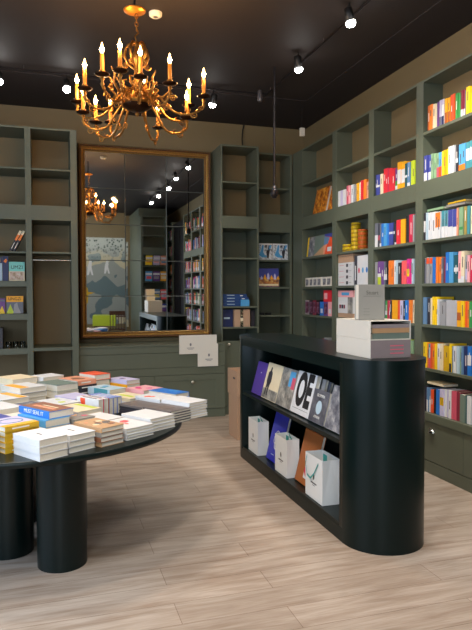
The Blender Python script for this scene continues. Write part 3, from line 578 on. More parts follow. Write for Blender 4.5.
# row of books standing on their fore-edges, spines up
def upright(p, q, t, l, h, col, label, band=None):
    P = U*p+V*q
    Mx = frame((0, 0, -1), V, U, P+Vector((0, 0, TZ+h+.0006)))
    r = bpy.data.objects.new('book', None); COL.objects.link(r); r.matrix_world = Mx; tag(r, label, 'book', 'books standing on edge on the table')
    c, pg = book_mb(h, l, t, pm(col), (), (dark_ink if col == 'white' else white_ink, .5, .6), parts=True); c.build('cover', r); pg.build('page_block', r)
    if band:
        b = MB(); b.box((.004, band[0], -.0008), (h-.008, band[1], 0), pm('redorange')); b.build('cover_band', r)
pp = 2.335
for i, (c, tt) in enumerate((('white', .036), ('red', .008), ('white', .032), ('rust', .008), ('periwinkle', .034), ('periwinkle', .032), ('periwinkle', .034))):
    upright(pp, 3.06, tt-.0015, .23, .108, c, '%s book standing spine up, %s from the left in the on-edge row' % (['white orange-banded','thin red','white','thin rust','periwinkle','periwinkle','periwinkle'][i], ['first','second','third','fourth','fifth','sixth','last'][i]), band=(.14, .19) if i == 0 else None)
    pp += tt
# middle and back rows
stack(1.50, 3.18, .2, .24, 2, .035, 'white', 'white book in the left stack behind the blue-covered books', 'white stack at the left rim', 'L', blob_art(['paleblue'], 2, 3))
stack(1.742, 2.995, .155, .24, 2, .04, ['white', 'ivory'], 'white book directly behind the bright blue-spined books', 'white pair behind the blue spines', 'L')
stack(1.905, 2.97, .17, .25, 3, .028, ['ivory', 'white', 'lavender'], 'pale book behind the pinkish art-cover stack', 'pale stack mid table', 'L', lines_art(pm('lime'), [(.1, .1, .2, .9)]))
stack(2.10, 2.96, .18, .25, 3, .027, ['white', 'sage', 'cream'], 'cream book left of the books standing on edge', 'cream stack mid table', 'L', lines_art(pm('lime'), [(.75, .1, .95, .9)]))
stack(2.62, 3.10, .17, .24, 3, .024, ['white', 'white', 'cream'], 'cream and white book with lime print right of the on-edge row', 'lime-print stack', 'L', lines_art(pm('lime'), [(.3, .2, .5, .8)]))
stack(1.74, 3.25, .19, .25, 3, .036, ['white', 'cream', 'white'], 'white book with tiny red print in the far left of the table', 'white stack with red print', 'L', blob_art(['rose', 'rose'], 21, 2))
stack(1.95, 3.245, .18, .24, 2, .042, ['cream', 'slate'], 'slate-covered book on a cream one, mid-left of the table', 'slate and cream pair', 'B', blob_art(['paleblue', 'rose', 'grey'], 8, 6))
stack(2.15, 3.23, .17, .25, 2, .042, ['white', 'white'], 'white book with small blue print behind the on-edge row', 'white pair with blue print', 'B', blob_art(['lime', 'paleblue'], 4, 3))
stack(2.345, 3.32, .17, .23, 3, .028, ['white', 'paleblue', 'lavender'], 'lavender book directly behind the on-edge row', 'lavender stack', 'L')
stack(2.66, 3.36, .15, .25, 2, .05, ['teal', 'paleblue'], 'pale blue book with a teal spine on the right side of the table', 'teal and pale blue pair', 'L', blob_art(['skyblue', 'teal'], 6, 4), bands=((.1, .7, 'teal'),))
stack(2.845, 3.215, .19, .2, 3, .029, ['white', 'cream', 'pink'], 'pink-covered book near the right rim, behind the long white stacks', 'pink-topped stack', 'L', blob_art(['rose', 'magenta', 'pink'], 14, 5))
stack(2.835, 2.88, .13, .27, 3, .033, ['white', 'steel', 'blue'], 'bright blue book by the right rim, behind the rightmost white stack', 'blue-topped stack', 'B', blob_art(['skyblue'], 3, 3))
stack(2.925, 3.49, .13, .22, 4, .031, ['slate', 'amber', 'amber', 'lavender'], 'lavender book over yellow-spined ones at the back right rim', 'lavender and yellow stack', 'L', blob_art(['purple', 'indigo'], 12, 3))
stack(1.945, 3.53, .19, .26, 3, .036, ['cream', 'white', 'white'], 'white book with yellow strip at the left rear', 'yellow-strip stack', 'B', lines_art(pm('amber'), [(.05, .02, .35, .98)]))
stack(2.15, 3.66, .2, .24, 4, .036, ['white', 'cream', 'white', 'white'], 'white book with broad amber stripe at the left rear of the table', 'amber-stripe stack', 'B', lines_art(pm('amber'), [(.6, .05, .95, .95)]))
stack(2.40, 3.605, .175, .26, 3, .047, ['ivory', 'ivory', 'sagegrey'], 'thick grey-green covered book with pale edges, rear middle', 'grey-green covered stack', 'B')
stack(2.59, 3.63, .165, .24, 4, .037, ['charcoal', 'charcoal', 'charcoal', 'salmon'], 'salmon-brown covered book over dark-spined ones, rear middle', 'dark-spined stack', 'R', blob_art(['tan', 'brown', 'salmon'], 18, 6), title=tl(white_ink))
stack(2.25, 3.93, .2, .24, 4, .042, ['cream', 'cream', 'ivory', 'cream'], 'thick cream book at the far left of the table', 'thick cream stack', 'L')
stack(2.47, 3.885, .18, .17, 4, .041, ['white', 'green', 'green', 'white'], 'white book with a green one beneath at the far rim', 'white and green stack', 'L')
stack(2.77, 3.67, .145, .2, 4, .042, ['cream', 'white', 'sage', 'redorange'], 'red-orange covered book topping pale ones at the far rim', 'red-topped stack', 'B')
# ---------------------------------------------------------------- books and bags in the island
def leaner(y0, y1, h, t, z, xb, ang, col, label, deco=None, name='book', group=None):
    """face-out book leaning back: local x along the front (toward the camera), y up the cover, z out of the cover"""
    a = math.radians(ang); up = Vector((math.sin(a), 0, math.cos(a))); xx = Vector((0, -1, 0)); out = xx.cross(up)
    r = bpy.data.objects.new(name, None); COL.objects.link(r); w = y0-y1
    r.matrix_world = frame(xx, up, out, Vector((xb, y0, z+.0012+t*math.sin(a))))
    tag(r, label, 'book', group)
    c = MB(); c.box((0, 0, -.002), (w, h, 0), pm(col)); c.box((0, 0, -t), (w, h, -t+.002), pm(col)); c.box((0, 0, -t+.002), (.002, h, -.002), pm(col)); c.build('cover', r)
    p = MB(); p.box((.002, .003, -t+.002), (w-.003, h-.003, -.002), pages); p.build('page_block', r)
    if deco: deco(r, w, h)
    return r
def img(name, build):
    def f(r, w, h):
        b = MB(); build(b, w, h); b.build(name, r)
    return f
def photo_mat(name, c1, c2, c3, sc):
    M = bpy.data.materials.new(name); M.use_nodes = True; nt = M.node_tree; b = nt.nodes['Principled BSDF']; b.inputs['Roughness'].default_value = .4
    tc = nt.nodes.new('ShaderNodeTexCoord'); nz = nt.nodes.new('ShaderNodeTexNoise'); nz.inputs['Scale'].default_value = sc; nz.inputs['Detail'].default_value = 6; nz.inputs['Roughness'].default_value = .65
    r = nt.nodes.new('ShaderNodeValToRGB'); e = r.color_ramp.elements; e[0].position = .36; e[0].color = (*S(*c1), 1); e[1].position = .64; e[1].color = (*S(*c3), 1); q = e.new(.5); q.color = (*S(*c2), 1)
    nt.links.new(tc.outputs['Object'], nz.inputs['Vector']); nt.links.new(nz.outputs[0], r.inputs[0]); nt.links.new(r.outputs[0], b.inputs['Base Color']); return M
greyphoto = photo_mat('grey_crowd_print', (70, 72, 84), (128, 128, 134), (190, 188, 186), 11)
beigephoto = photo_mat('street_photo_print', (84, 84, 84), (150, 146, 138), (200, 194, 180), 9)
moonbg = photo_mat('night_print', (66, 66, 74), (92, 92, 100), (116, 116, 122), 10)
floral = photo_mat('floral_print', (92, 36, 30), (206, 118, 30), (244, 190, 80), 16)
cityp = photo_mat('city_print', (60, 50, 70), (190, 120, 60), (214, 196, 120), 18)
darkrel = photo_mat('dark_box_print', (30, 24, 34), (100, 44, 70), (150, 130, 150), 14)
comicp = photo_mat('comic_print', (40, 36, 44), (206, 214, 220), (230, 230, 232), 20)
MZ = .6125
leaner(5.035, 4.79, .285, .022, MZ, 1.712, 15, 'violet', 'plain violet book leaning at the far end of the island middle shelf', img('cover_print', lambda b, w, h: b.box((w*.5, h*.66, 0), (w*.57, h*.69, .001), pm('white'))))
def sil(b, w, h):
    b.box((.004, .004, 0), (w-.004, h-.004, .0006), pm('cream')); b.box((.004, .004, .0006), (w-.004, h*.28, .001), beigephoto)
    b.prism([(.05, .03), (.06, .12), (.05, .15), (.055, .22), (.085, .235), (.09, .262), (.105, .27), (.118, .26), (.116, .238), (.14, .22), (.148, .15), (.128, .11), (.12, .03), (.1, .03), (.094, .1), (.082, .1), (.075, .03)], .001, .0016, pm('charcoal'))
leaner(4.782, 4.448, .30, .025, MZ, 1.712, 15, 'cream', 'cream book with a dark standing silhouette, on the island middle shelf', img('cover_print', sil))
leaner(4.44, 4.15, .298, .03, MZ, 1.712, 15, 'grey', 'blue-grey street photograph book left of the big-lettered one', img('cover_print', lambda b, w, h: (b.box((.003, .003, 0), (w-.003, h-.003, .0006), beigephoto), b.box((w*.55, h*.55, .0006), (w*.9, h*.95, .001), pm('skyblue')), b.box((w*.75, h*.5, .001), (w*.97, h*.8, .0014), pm('rose')))))
r = leaner(4.142, 3.815, .308, .03, MZ, 1.712, 15, 'white', 'white book with giant black letters on the island middle shelf', None)
text('OE', .32, dark_ink, r, frame((1, 0, 0), (0, 1, 0), (0, 0, 1), (.163, .168, .0008)), sx=.6, offset=.016)
rect(r, .03, .035, .3, .037, .0002, dark_ink)
for k in range(2): leaner(3.85-.03*k, 3.765-.02*k, .285-.015*k, .02, MZ, 1.76+.03*k, 15, ['grey', 'slate'][k], ['light grey book peeking from behind the big-lettered one', 'slate book behind the big-lettered and moon books'][k])
r = leaner(3.803, 3.566, .222, .03, MZ, 1.708, 14, 'slate', 'dark grey small book with a pale full moon on its cover', img('cover_print', lambda b, w, h: (b.box((.003, .003, 0), (w-.003, h-.003, .0006), moonbg), b.prism([(w*.52+.042*math.cos(2*PI*i/28), h*.48+.046*math.sin(2*PI*i/28)) for i in range(28)], .0006, .0012, pm('paleblue')))))
text('OLYMPIA', .03, white_ink, r, frame((1, 0, 0), (0, 1, 0), (0, 0, 1), (.12, .185, .0012)))
text('ATHENS', .024, white_ink, r, frame((1, 0, 0), (0, 1, 0), (0, 0, 1), (.12, .04, .0012)))
leaner(3.552, 3.262, .285, .03, MZ, 1.712, 15, 'grey', 'grey crowd photograph book at the near end of the island middle shelf', img('cover_print', lambda b, w, h: b.box((.003, .003, 0), (w-.003, h-.003, .0006), greyphoto)))
LZ = .1085
def chain(b, w, h):
    for k, (cx, cy) in enumerate(((.14, .22), (.12, .18), (.15, .14))):
        n = 16; b.tube([(cx+.03*math.cos(2*PI*i/n), cy+.035*math.sin(2*PI*i/n), .001) for i in range(n+1)], .0035, pm('white'), 5)
    b.box((.09, .05, 0), (.15, .056, .001), pm('paleblue'))
leaner(4.72, 4.43, .405, .02, LZ, 1.735, 14, 'indigo', 'tall cobalt blue book between the two left gift bags', img('cover_print', lambda b, w, h: (b.box((0, 0, 0), (w, h, .0006), mat('cobalt', S(40, 44, 178), .4)), chain(b, w, h))))
leaner(4.10, 3.80, .385, .022, LZ, 1.735, 14, 'rust', 'tall rust-brown book behind the nearest gift bag', img('cover_print', lambda b, w, h: (b.box((0, 0, 0), (w, h, .0006), mat('rust_cloth', S(166, 96, 44), .55)), b.box((w*.42, h*.12, .0006), (w*.8, h*.5, .0012), pm('white')), b.prism([(w*.6+.05*math.cos(2*PI*i/9)*(1+.3*(i % 2)), h*.3+.06*math.sin(2*PI*i/9)) for i in range(9)], .0012, .0018, pm('crimson')), b.prism([(w*.56+.02*math.cos(2*PI*i/8), h*.38+.02*math.sin(2*PI*i/8)) for i in range(8)], .0018, .0022, pm('indigo')))))
bagw = mat('bag_paper', S(226, 228, 228), .5, var=.02); teal_r = mat('teal_ribbon', S(52, 150, 148), .35)
def bag(y0, w, d, h, label, swag=False, x0=1.685, rz=0):
    r = empty('gift_bag', (x0, y0, LZ+.001), -PI/2+rz, label, 'bag', 'gift bags on the island lowest shelf')
    # local x along the face toward the camera, y into the shelf, z up
    b = MB(); t = .0012
    b.box((0, 0, 0), (w, d, t), bagw); b.box((0, 0, t), (w, t, h), bagw); b.box((0, d-t, t), (w, d, h), bagw)
    for x in (0, w):
        s = 1 if x == 0 else -1; f = .007*s
        b.add([(x, 0, 0), (x, d, 0), (x+f, d/2, h), (x, 0, h), (x, d, h), (x+f*.2, d/2, h*.2)], [(0, 5, 2, 3), (1, 4, 2, 5), (0, 1, 5)], bagw)
    b.build('bag_body', r)
    b = MB(); n = 14
    cxm = w*.5
    n = 10; b.prism([(cxm+.011*math.cos(2*PI*i/n), h*.52+.02*math.sin(2*PI*i/n)) for i in range(n)], 0, .0008, grey_metal, T=Matrix.Rotation(PI/2, 4, 'X') @ Matrix.Translation((0, 0, 0)))
    b.box((cxm-.045, -.0012, h*.36), (cxm+.045, 0, h*.39), grey_metal); b.box((cxm-.018, -.0012, h*.32), (cxm+.018, 0, h*.33), grey_metal)
    b.build('printed_logo', r)
    b = MB()
    if swag:
        pts = [(w*.12, -.004, h*.93), (w*.1, -.012, h*.75), (w*.22, -.016, h*.52), (w*.42, -.016, h*.48), (w*.6, -.012, h*.62), (w*.78, -.004, h*.88)]
    else:
        pts = [(w*.35, d-.012, h-.02), (w*.36, d-.02, h+.012), (w*.5, d-.026, h-.005), (w*.64, d-.02, h-.03), (w*.66, d-.012, h-.05)]
    P = [Vector(p) for p in pts]
    for A, B_ in zip(P, P[1:]):
        b.add([A+Vector((0, 0, .007)), B_+Vector((0, 0, .007)), B_-Vector((0, 0, .007)), A-Vector((0, 0, .007)), A+Vector((0, .002, .007)), B_+Vector((0, .002, .007)), B_+Vector((0, .002, -.007)), A+Vector((0, .002, -.007))], [(0, 1, 2, 3), (7, 6, 5, 4), (0, 4, 5, 1), (3, 2, 6, 7)], teal_r)
    b.build('ribbon_handle', r)
    b = MB(); b.box((w*.42, d-.05, h-.075), (w*.62, d-.047, h+.004), teal_r); b.build('ribbon_handle', r)
    return r
bag(5.03, .245, .10, .29, 'small white gift bag at the far end of the island lowest shelf')
bag(4.375, .245, .10, .29, 'white gift bag between the cobalt blue and the rust-brown books')
bag(3.79, .27, .13, .295, 'white gift bag nearest the round end, teal ribbon looping over its front', swag=True)

# ---- slipcases on the island
t_ = empty('slipcase', (1.78, 3.515, 1.1155), -PI/2, 'mauve and cream slipcase, lower of the two on the island top', 'slipcase', 'slipcases on the island')
creamp = mat('slipcase_cream', S(214, 208, 196), .45, var=.02); mauvep = mat('slipcase_mauve', S(136, 124, 126), .22, coat=.3)
b = MB(); b.box((0, 0, 0), (.43, .27, .108), creamp); b.build('case_body', t_, .001)
b = MB(); b.box((.4302, .002, .002), (.4325, .268, .106), mauvep); b.build('glossy_spine', t_)
b = MB()
for k in range(3): b.box((.4326, .13, .025+.022*k), (.433, .22, .031+.022*k), pm('rose'))
b.build('painted_reflection', t_)  # striped reflection painted as colour bars on the plain glossy face
t_ = empty('slipcase', (1.78, 3.515, 1.2245), -PI/2, 'cream open slipcase, upper of the two on the island top', 'slipcase', 'slipcases on the island')
b = MB(); b.box((0, 0, 0), (.43, .27, .003), creamp); b.box((0, 0, .107), (.43, .27, .11), creamp); b.box((0, 0, .003), (.43, .003, .107), creamp); b.box((0, .267, .003), (.43, .27, .107), creamp); b.box((0, .003, .003), (.003, .267, .107), creamp)
b.build('case_body', t_)
for k, (c, hh) in enumerate((('sagegrey', .034), ('tan', .028), ('mauve', .022))):
    z = 1.2245+.0035+[0, .035, .064][k]
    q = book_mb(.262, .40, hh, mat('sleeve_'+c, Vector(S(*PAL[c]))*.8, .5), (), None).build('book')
    q.matrix_world = frame((0, -1, 0), (1, 0, 0), (0, 0, 1), (0, 0, 0)) if False else Matrix.Translation((1.786, 3.10, z)) @ frame((1, 0, 0), (0, 1, 0), (0, 0, 1), (0, 0, 0))
    q.matrix_world = Matrix.Translation((1.785, 3.098, z)) @ Matrix.Identity(4)
    # spine turned toward the camera
    q.matrix_world = frame((0, 1, 0), (-1, 0, 0), (0, 0, 1), (2.045, 3.092, z))
    q.scale = (1, .62, 1)
    tag(q, '%s book in the upper slipcase, %s of three' % (['grey-green', 'tan', 'mauve grey'][k], ['lowest', 'middle', 'topmost'][k]), 'book', 'books in the slipcase')
greyc = mat('grey_cloth', S(150, 148, 142), .6, var=.03, scale=60)
tz = 1.2245+.1105
r = bpy.data.objects.new('book', None); COL.objects.link(r)
r.matrix_world = frame((1, 0, 0), (0, 0, 1), (0, -1, 0), (1.775, 3.215, tz+.001)); tag(r, 'large grey cloth book standing upright on the slipcases', 'book')
c = MB(); c.box((0, 0, -.002), (.176, .213, 0), greyc); c.box((0, 0, -.045), (.176, .213, -.043), greyc); c.box((.174, 0, -.043), (.176, .213, -.002), greyc); c.build('cover', r)
c = MB(); c.box((.003, .003, -.043), (.174, .21, -.002), pages); c.build('page_block', r)
text('Stuart', .034, mat('gilt_ink', S(96, 96, 88), .5), r, frame((1, 0, 0), (0, 1, 0), (0, 0, 1), (.092, .163, .0002)))
rect(r, .03, .142, .15, .1434, .0002, mat('gilt_ink', S(96, 96, 88), .5))
for k in range(3): rect(r, .03, .03+.018*k, .075, .0312+.018*k, .0002, mat('gilt_ink', S(96, 96, 88), .5))
q = MB(); q.box((0, 0, 0), (.16, .03, .213), pm('ivory')); q.box((.003, -.0005, .004), (.1575, .0305, .209), pm('cream')); q.box((.001, .003, .2131), (.158, .027, .2135), pages)
tag(q.build('book', None, loc=(1.79, 3.262, tz+.001)), 'ivory book standing upright behind the grey cloth one on the slipcases', 'book')

# ---------------------------------------------------------------- shelf contents, right wall bays 1-2
def boxy(name, Mx, w, d, h, m, label, cat, group=None, extra=None, bevel=.001):
    b = MB(); b.box((0, 0, 0), (w, d, h), m)
    if extra: extra(b, w, d, h)
    o = b.build(name, None, bevel); o.matrix_world = Mx; tag(o, label, cat, group); return o
def on_right(y, z, x=XF+.02): return frame((0, -1, 0), (1, 0, 0), (0, 0, 1), (x, y, z+.0006))   # local x toward camera, y into wall
# bay 1 (corner)
def lean_r(y0, y1, h, t, z, xb, ang, m, label, deco=None):
    r = leaner(y0, y1, h, t, z, xb, ang, 'cream', label, deco); return r
for k, (ya, yb, hh, w_) in enumerate(((6.62, 6.27, .30, 'left'), (6.22, 6.06, .31, 'right'))):
    r = leaner(ya, yb, hh, .03, 2.4258, 3.03, 12, 'pink', ['orange patterned book leaning in the corner bookcase, pink spine', 'narrower orange patterned book leaning against the right stile of the corner bookcase'][k], img('cover_print', lambda b, w, h: b.box((0, 0, 0), (w, h, .001), floral)))
r = leaner(6.79, 6.05, .235, .03, 1.9358, 3.03, 6, 'cream', 'wide colourful landscape book facing out in the corner bookcase', img('cover_print', lambda b, w, h: (b.box((0, 0, 0), (.04, h, .0012), pm('yellow')), b.box((.04, 0, 0), (.2, h, .001), greyphoto), b.box((.2, .0, 0), (.46, h, .001), pm('sagegrey')), b.box((.46, 0, 0), (w, h, .001), pm('redorange')), b.prism([(.2, 0), (.46, 0), (.46, .11), (.3, .04)], .001, .0016, pm('tan')), b.prism([(.46, h*.9), (.46, h), (w, h), (w, h*.75)], .001, .0016, pm('indigo')), b.prism([(.46, h*.9), (.6, h*.8), (.56, h*.5), (.46, h*.45)], .001, .0018, pm('steel')), b.box((.56, .03, .001), (.66, .08, .0016), pm('white')), b.prism([(.46, .1), (.54, .12), (.5, 0), (.46, 0)], .0012, .002, pm('salmon')))))
for k in range(6):
    yy = 6.79-.112*k if k < 4 else 6.79-.112*k-.03
    boxy('mug_box', on_right(yy, 1.5755), .105, .1, .105, pm('ivory'), '%s small white box with grey print in the corner bookcase row' % ORD[k], 'box', 'small white boxes in the corner bookcase', lambda b, w, d, h: (b.box((.012, -.001, .015), (w-.012, 0, h-.02), greyphoto)))
cc = [('mauve', 'mauve'), ('charcoal', 'charcoal'), ('maroon', 'maroon'), ('black', 'black'), ('blue', 'bright blue'), ('purple', 'purple'), ('pink', 'pink')]
yy = 6.795; ws = [.12, .1, .1, .1, .1, .11, .10]
for k, (c, n_) in enumerate(cc):
    boxy('game_box', on_right(yy, 1.2355), ws[k]-.004, .12, .175 if k < 4 else .16, pm(c), '%s printed box, %s in the low row of the corner bookcase' % (n_, ORD[k]), 'box', 'printed boxes in the corner bookcase', (lambda b, w, d, h: b.box((.01, -.001, .02), (w-.01, 0, h-.02), darkrel)) if c not in ('blue', 'pink') else (lambda b, w, d, h: b.box((.02, -.001, .03), (w-.02, 0, h*.5), pm('white'))))
    yy -= ws[k]
boxy('game_box', on_right(6.28, 1.3965), .2, .12, .13, pm('red'), 'bright red box lying on the printed boxes of the corner bookcase', 'box', None, lambda b, w, d, h: b.box((.02, -.001, .03), (.1, 0, h-.03), pm('pink')))
for k, (yy, c, hh, ww) in enumerate(((6.72, 'charcoal', .06, .13), (6.56, 'white', .05, .12), (6.38, 'rose', .09, .1), (6.26, 'grey', .11, .1), (6.14, 'charcoal', .08, .08))):
    boxy('trinket_box', on_right(yy, .8726), ww, .1, hh, pm(c), '%s little box low in the corner bookcase, %s of five' % (cw(c), ORD[k] if k else 'leftmost'), 'box', 'little boxes low in the corner bookcase')
# bay 2
for k, c in enumerate(('white', 'lavender', 'white')):
    boxy('book', on_right(5.925-.056*k, 2.4256), .054, .14, .17, pm(c), '%s thick book, %s of the white trio beside the corner stile' % (c, ORD[k]), 'book', 'white trio in the second bay', lambda b, w, d, h: b.box((.003, .004, h-.0001), (w-.003, d-.003, h+.0003), pages))
tin_y = mat('yellow_tin', S(222, 190, 30), .35, var=.04); tin_o = mat('orange_tin', S(206, 96, 36), .35)
def tin(y, z, m, lab, grp, x=3.09):
    b = MB(); b.lathe([(.046, 0), (.05, .004), (.05, .030), (.052, .031), (.052, .040), (.048, .042)], m, 20); b.lathe([(.0505, .012), (.0508, .013), (.0508, .02), (.0505, .021)], mat('tin_band', S(150, 110, 20), .4), 20)
    o = b.build('tin', None, loc=(x, y, z)); tag(o, lab, 'tin', grp)
ww_ = ['bottom', 'second', 'third', 'fourth', 'fifth', 'sixth', 'top']
for k in range(7): tin(5.665, 1.9356+.0425*k, tin_y, 'yellow round tin, %s of the tall yellow column' % ww_[k], 'tall column of yellow tins')
for k in range(2): tin(5.855, 1.9356+.0425*k, tin_y, 'yellow round tin, %s of the short pair at the left' % ['lower', 'upper'][k], 'short pair of yellow tins')
tin(5.76, 1.9356, tin_y, 'single yellow round tin between the pair and the tall column', 'single tin')
for k in range(5): tin(5.52, 1.9356+.0425*k, tin_o, 'orange round tin, %s of the orange column' % ww_[k], 'column of orange tins')
def figs(b, w, d, h): b.box((w*.55, -.001, h*.2), (w*.68, 0, h*.75), pm('charcoal')); b.box((w*.08, -.001, h*.5), (w*.4, 0, h*.56), pm('rose')); b.box((w*.72, -.001, h*.5), (w*.9, 0, h*.56), pm('grey'))
for k in range(4):
    boxy('slipcase', on_right(5.915, 1.5756+.0612*k), .33, .15, .06, pm('white'), 'white slipcase with a dark figure, %s of the stack of four' % ['bottom', 'second', 'third', 'top'][k], 'slipcase', 'stack of white slipcases', figs)
boxy('cardboard_box', on_right(5.915, 1.5756+.2450), .33, .15, .085, kraft, 'kraft box on top of the four white slipcases', 'box')
boxy('book', on_right(5.555, 1.5756), .055, .15, .30, pm('charcoal'), 'dark thick upright book right of the white slipcase stack', 'book', None, lambda b, w, d, h: b.box((.015, -.001, .05), (.035, 0, .2), pm('white')))
for k, c in enumerate(('rose', 'skyblue', 'blue')):
    boxy('book', on_right(5.495-.078*k, 1.5756), .076, .15, .30, pm('white'), 'tall white book with a %s emblem right of the white slipcases' % cw(c), 'book', 'tall white books in the second bay', lambda b, w, d, h, c=c: b.prism([(w*.5+.02*math.cos(2*PI*i/6), h*.5+.03*math.sin(2*PI*i/6)) for i in range(6)], 0, .001, pm(c), T=Matrix.Rotation(PI/2, 4, 'X')))
boxy('cardboard_box', on_right(5.915, 1.2356), .33, .15, .045, kraft, 'flat kraft box beneath the white lettered box', 'box')
boxy('gift_box', on_right(5.915, 1.2812), .33, .15, .17, pm('white'), 'white box with dark lettering in the second bay', 'box', None, lambda b, w, d, h: (b.box((.03, -.001, .05), (.07, 0, .09), pm('maroon')), b.box((.08, -.001, .05), (.12, 0, .09), pm('charcoal')), b.box((.13, -.001, .05), (.16, 0, .09), pm('maroon')), b.box((.22, -.001, .0), (w, 0, h), beigephoto)))
boxy('gift_box', on_right(5.915, 1.4518), .33, .15, .07, pm('pink'), 'pale pink box with blue print topmost on the lettered box', 'box', None, lambda b, w, d, h: b.box((.08, -.001, .02), (.25, 0, .05), pm('skyblue')))
boxy('storage_box', on_right(5.5, 1.2356), .2, .15, .25, pm('cream'), 'cream box behind the grey cloth book in the second bay', 'box')

# ---------------------------------------------------------------- contents of the back wall cases
F0 = Matrix.Identity(4)
for k in range(4):
    o = boxy('game_box', Matrix.Translation((2.055-.004*(k % 2), 7.11, 1.3358+.0375*k)), .33-.02*(k == 3), .2, .037, mat('deep_blue_card', S(34, 66, 118), .4), 'dark blue flat box, %s of the stack in the tower bookcase' % ['bottom', 'second', 'third', 'top'][k], 'box', 'dark blue boxes in the tower bookcase',
        lambda b, w, d, h: (b.box((.05, -.001, h*.55), (.15, 0, h*.75), pm('paleblue')), b.box((w-.09, -.001, h*.35), (w-.05, 0, h*.6), pm('white'))))
boxy('card_pack', Matrix.Translation((2.275, 7.075, 1.3358)), .11, .03, .08, pm('skyblue'), 'sky blue card pack in front of the dark blue boxes', 'box')
boxy('storage_box', Matrix.Translation((2.036, 7.12, 1.0808)), .145, .22, .215, pm('navy'), 'navy storage box left of the taped kraft box in the tower', 'box', None, lambda b, w, d, h: b.box((.03, -.001, h*.45), (w-.04, 0, h*.55), pm('paleblue')))
tapem = photo_mat('patterned_tape', (16, 16, 14), (30, 30, 26), (190, 186, 150), 60)
boxy('cardboard_box', Matrix.Translation((2.188, 7.08, 1.0808)), .205, .2, .215, kraft, 'kraft parcel with patterned black tape in the tower bookcase', 'box', None, lambda b, w, d, h: (b.box((.078, -.001, 0), (.117, 0, h), tapem), b.box((.08, -.002, .07), (.115, -.001, .11), pm('cream'))))
boxy('storage_box', Matrix.Translation((2.42, 7.12, 1.0808)), .05, .2, .2, pm('charcoal'), 'slim dark box right of the taped kraft parcel', 'box')
def frontal(x0, x1, h, t, z, y, ang, col, label, deco=None, group=None):
    a = math.radians(ang); r = bpy.data.objects.new('book', None); COL.objects.link(r); w = x1-x0
    up = Vector((0, math.sin(a), math.cos(a))); xx = Vector((1, 0, 0))
    r.matrix_world = frame(xx, up, xx.cross(up), Vector((x0, y, z+.001+t*math.sin(a)))); tag(r, label, 'book', group)
    c = MB(); c.box((0, 0, -.002), (w, h, 0), pm(col)); c.box((0, 0, -t), (w, h, -t+.002), pm(col)); c.box((0, 0, -t+.002), (.002, h, -.002), pm(col)); c.build('cover', r)
    p = MB(); p.box((.002, .003, -t+.002), (w-.003, h-.003, -.002), pages); p.build('page_block', r)
    if deco: deco(r, w, h)
    return r
def comic(b, w, h):
    b.box((.003, .003, 0), (w-.003, h-.003, .0006), comicp)
    b.prism([(.02, .06), (.05, .12), (.07, .19), (.09, .19), (.08, .1), (.1, .06), (.13, .05), (.12, .03), (.06, .03)], .0006, .0012, pm('skyblue'))
    b.prism([(.13, .02), (.15, .02), (.165, .1), (.185, .17), (.16, .19), (.14, .13), (.12, .1)], .0008, .0014, pm('charcoal')); b.prism([(.15, .12), (.19, .16), (.198, .19), (.17, .19)], .0012, .0018, pm('skyblue'))
    b.box((.002, h-.02, .0006), (w-.002, h-.002, .001), pm('white'))
for k in range(2):
    frontal(2.54+.212*k, 2.745+.212*k, .21, .012, 1.9208, 7.21, 6, 'white', '%s of two white face-out books with blue and black figures' % ['left', 'right'][k], img('cover_print', comic))
def city(b, w, h):
    b.box((.003, .003, 0), (w-.003, h-.003, .0006), pm('indigo')); b.box((.003, .003, .0006), (w-.003, h*.5, .001), cityp)
    for i in range(6): x = .05+.045*i; hh = h*(.5+.2*((i*37) % 5)/5); b.prism([(x-.018, h*.4), (x-.012, hh), (x, hh+.025), (x+.012, hh), (x+.018, h*.4)], .001, .0016, pm('amber' if i % 2 else 'lavender'))
    b.box((.01, .012, .001), (w-.01, .035, .0016), pm('cream'))
frontal(2.545, 2.83, .235, .02, 1.5758, 7.20, 6, 'indigo', 'violet-blue city skyline book facing out in the corner bookcase', img('cover_print', city))
for k, x in enumerate((2.55, 2.66)): boxy('trinket_box', Matrix.Translation((x, 7.2, 1.2178)), [.08, .06][k], .06, .03, pm('black'), '%s tiny black case on the empty corner shelf' % ['left', 'right'][k], 'box')
# left bookcase
for k in range(2):
    a = math.radians(27); q = book_mb(.14, .24, .026, pm('charcoal'), ((.52, .8, 'orange'), (.8, 1, 'cream')), (white_ink, .25, .3)).build('book')
    q.matrix_world = frame((0, 1, 0), (math.sin(a), 0, math.cos(a)), Vector((0, 1, 0)).cross(Vector((math.sin(a), 0, math.cos(a)))), (-.40+.034*k, 6.93, 1.9565+.0135))
    tag(q, '%s of two leaning dark books with orange and cream spine tops' % ['left', 'right'][k], 'book', 'two leaning books')
frontal(-.86, -.58, .02, .01, 1.9558, 7.0, 0, 'maroon', 'low dark red book at the left edge of the upper shelf')
def mint(b, w, h): b.box((0, h*.5, 0), (w, h, .001), mat('mint_print', S(128, 208, 198), .45)); b.box((.01, .01, 0), (w-.01, h*.48, .001), photo_mat('mint_photo', (150, 128, 84), (206, 176, 160), (214, 214, 200), 22))
r = frontal(-.405, -.245, .205, .02, 1.6358, 6.93, 4, 'cream', 'mint and cream magazine facing out in the left bookcase', img('cover_print', mint))
text('UMZI', .055, dark_ink, r, frame((1, 0, 0), (0, 1, 0), (0, 0, 1), (.08, .145, .0012)), sx=.95)
r = frontal(-.47, -.412, .265, .03, 1.6358, 6.94, 3, 'navy', 'navy and orange tall book left of the mint magazine', img('cover_print', lambda b, w, h: b.prism([(.01, h*.8), (.03, h*.72), (.05, h*.82), (.035, h*.9)], 0, .001, pm('orange'))))
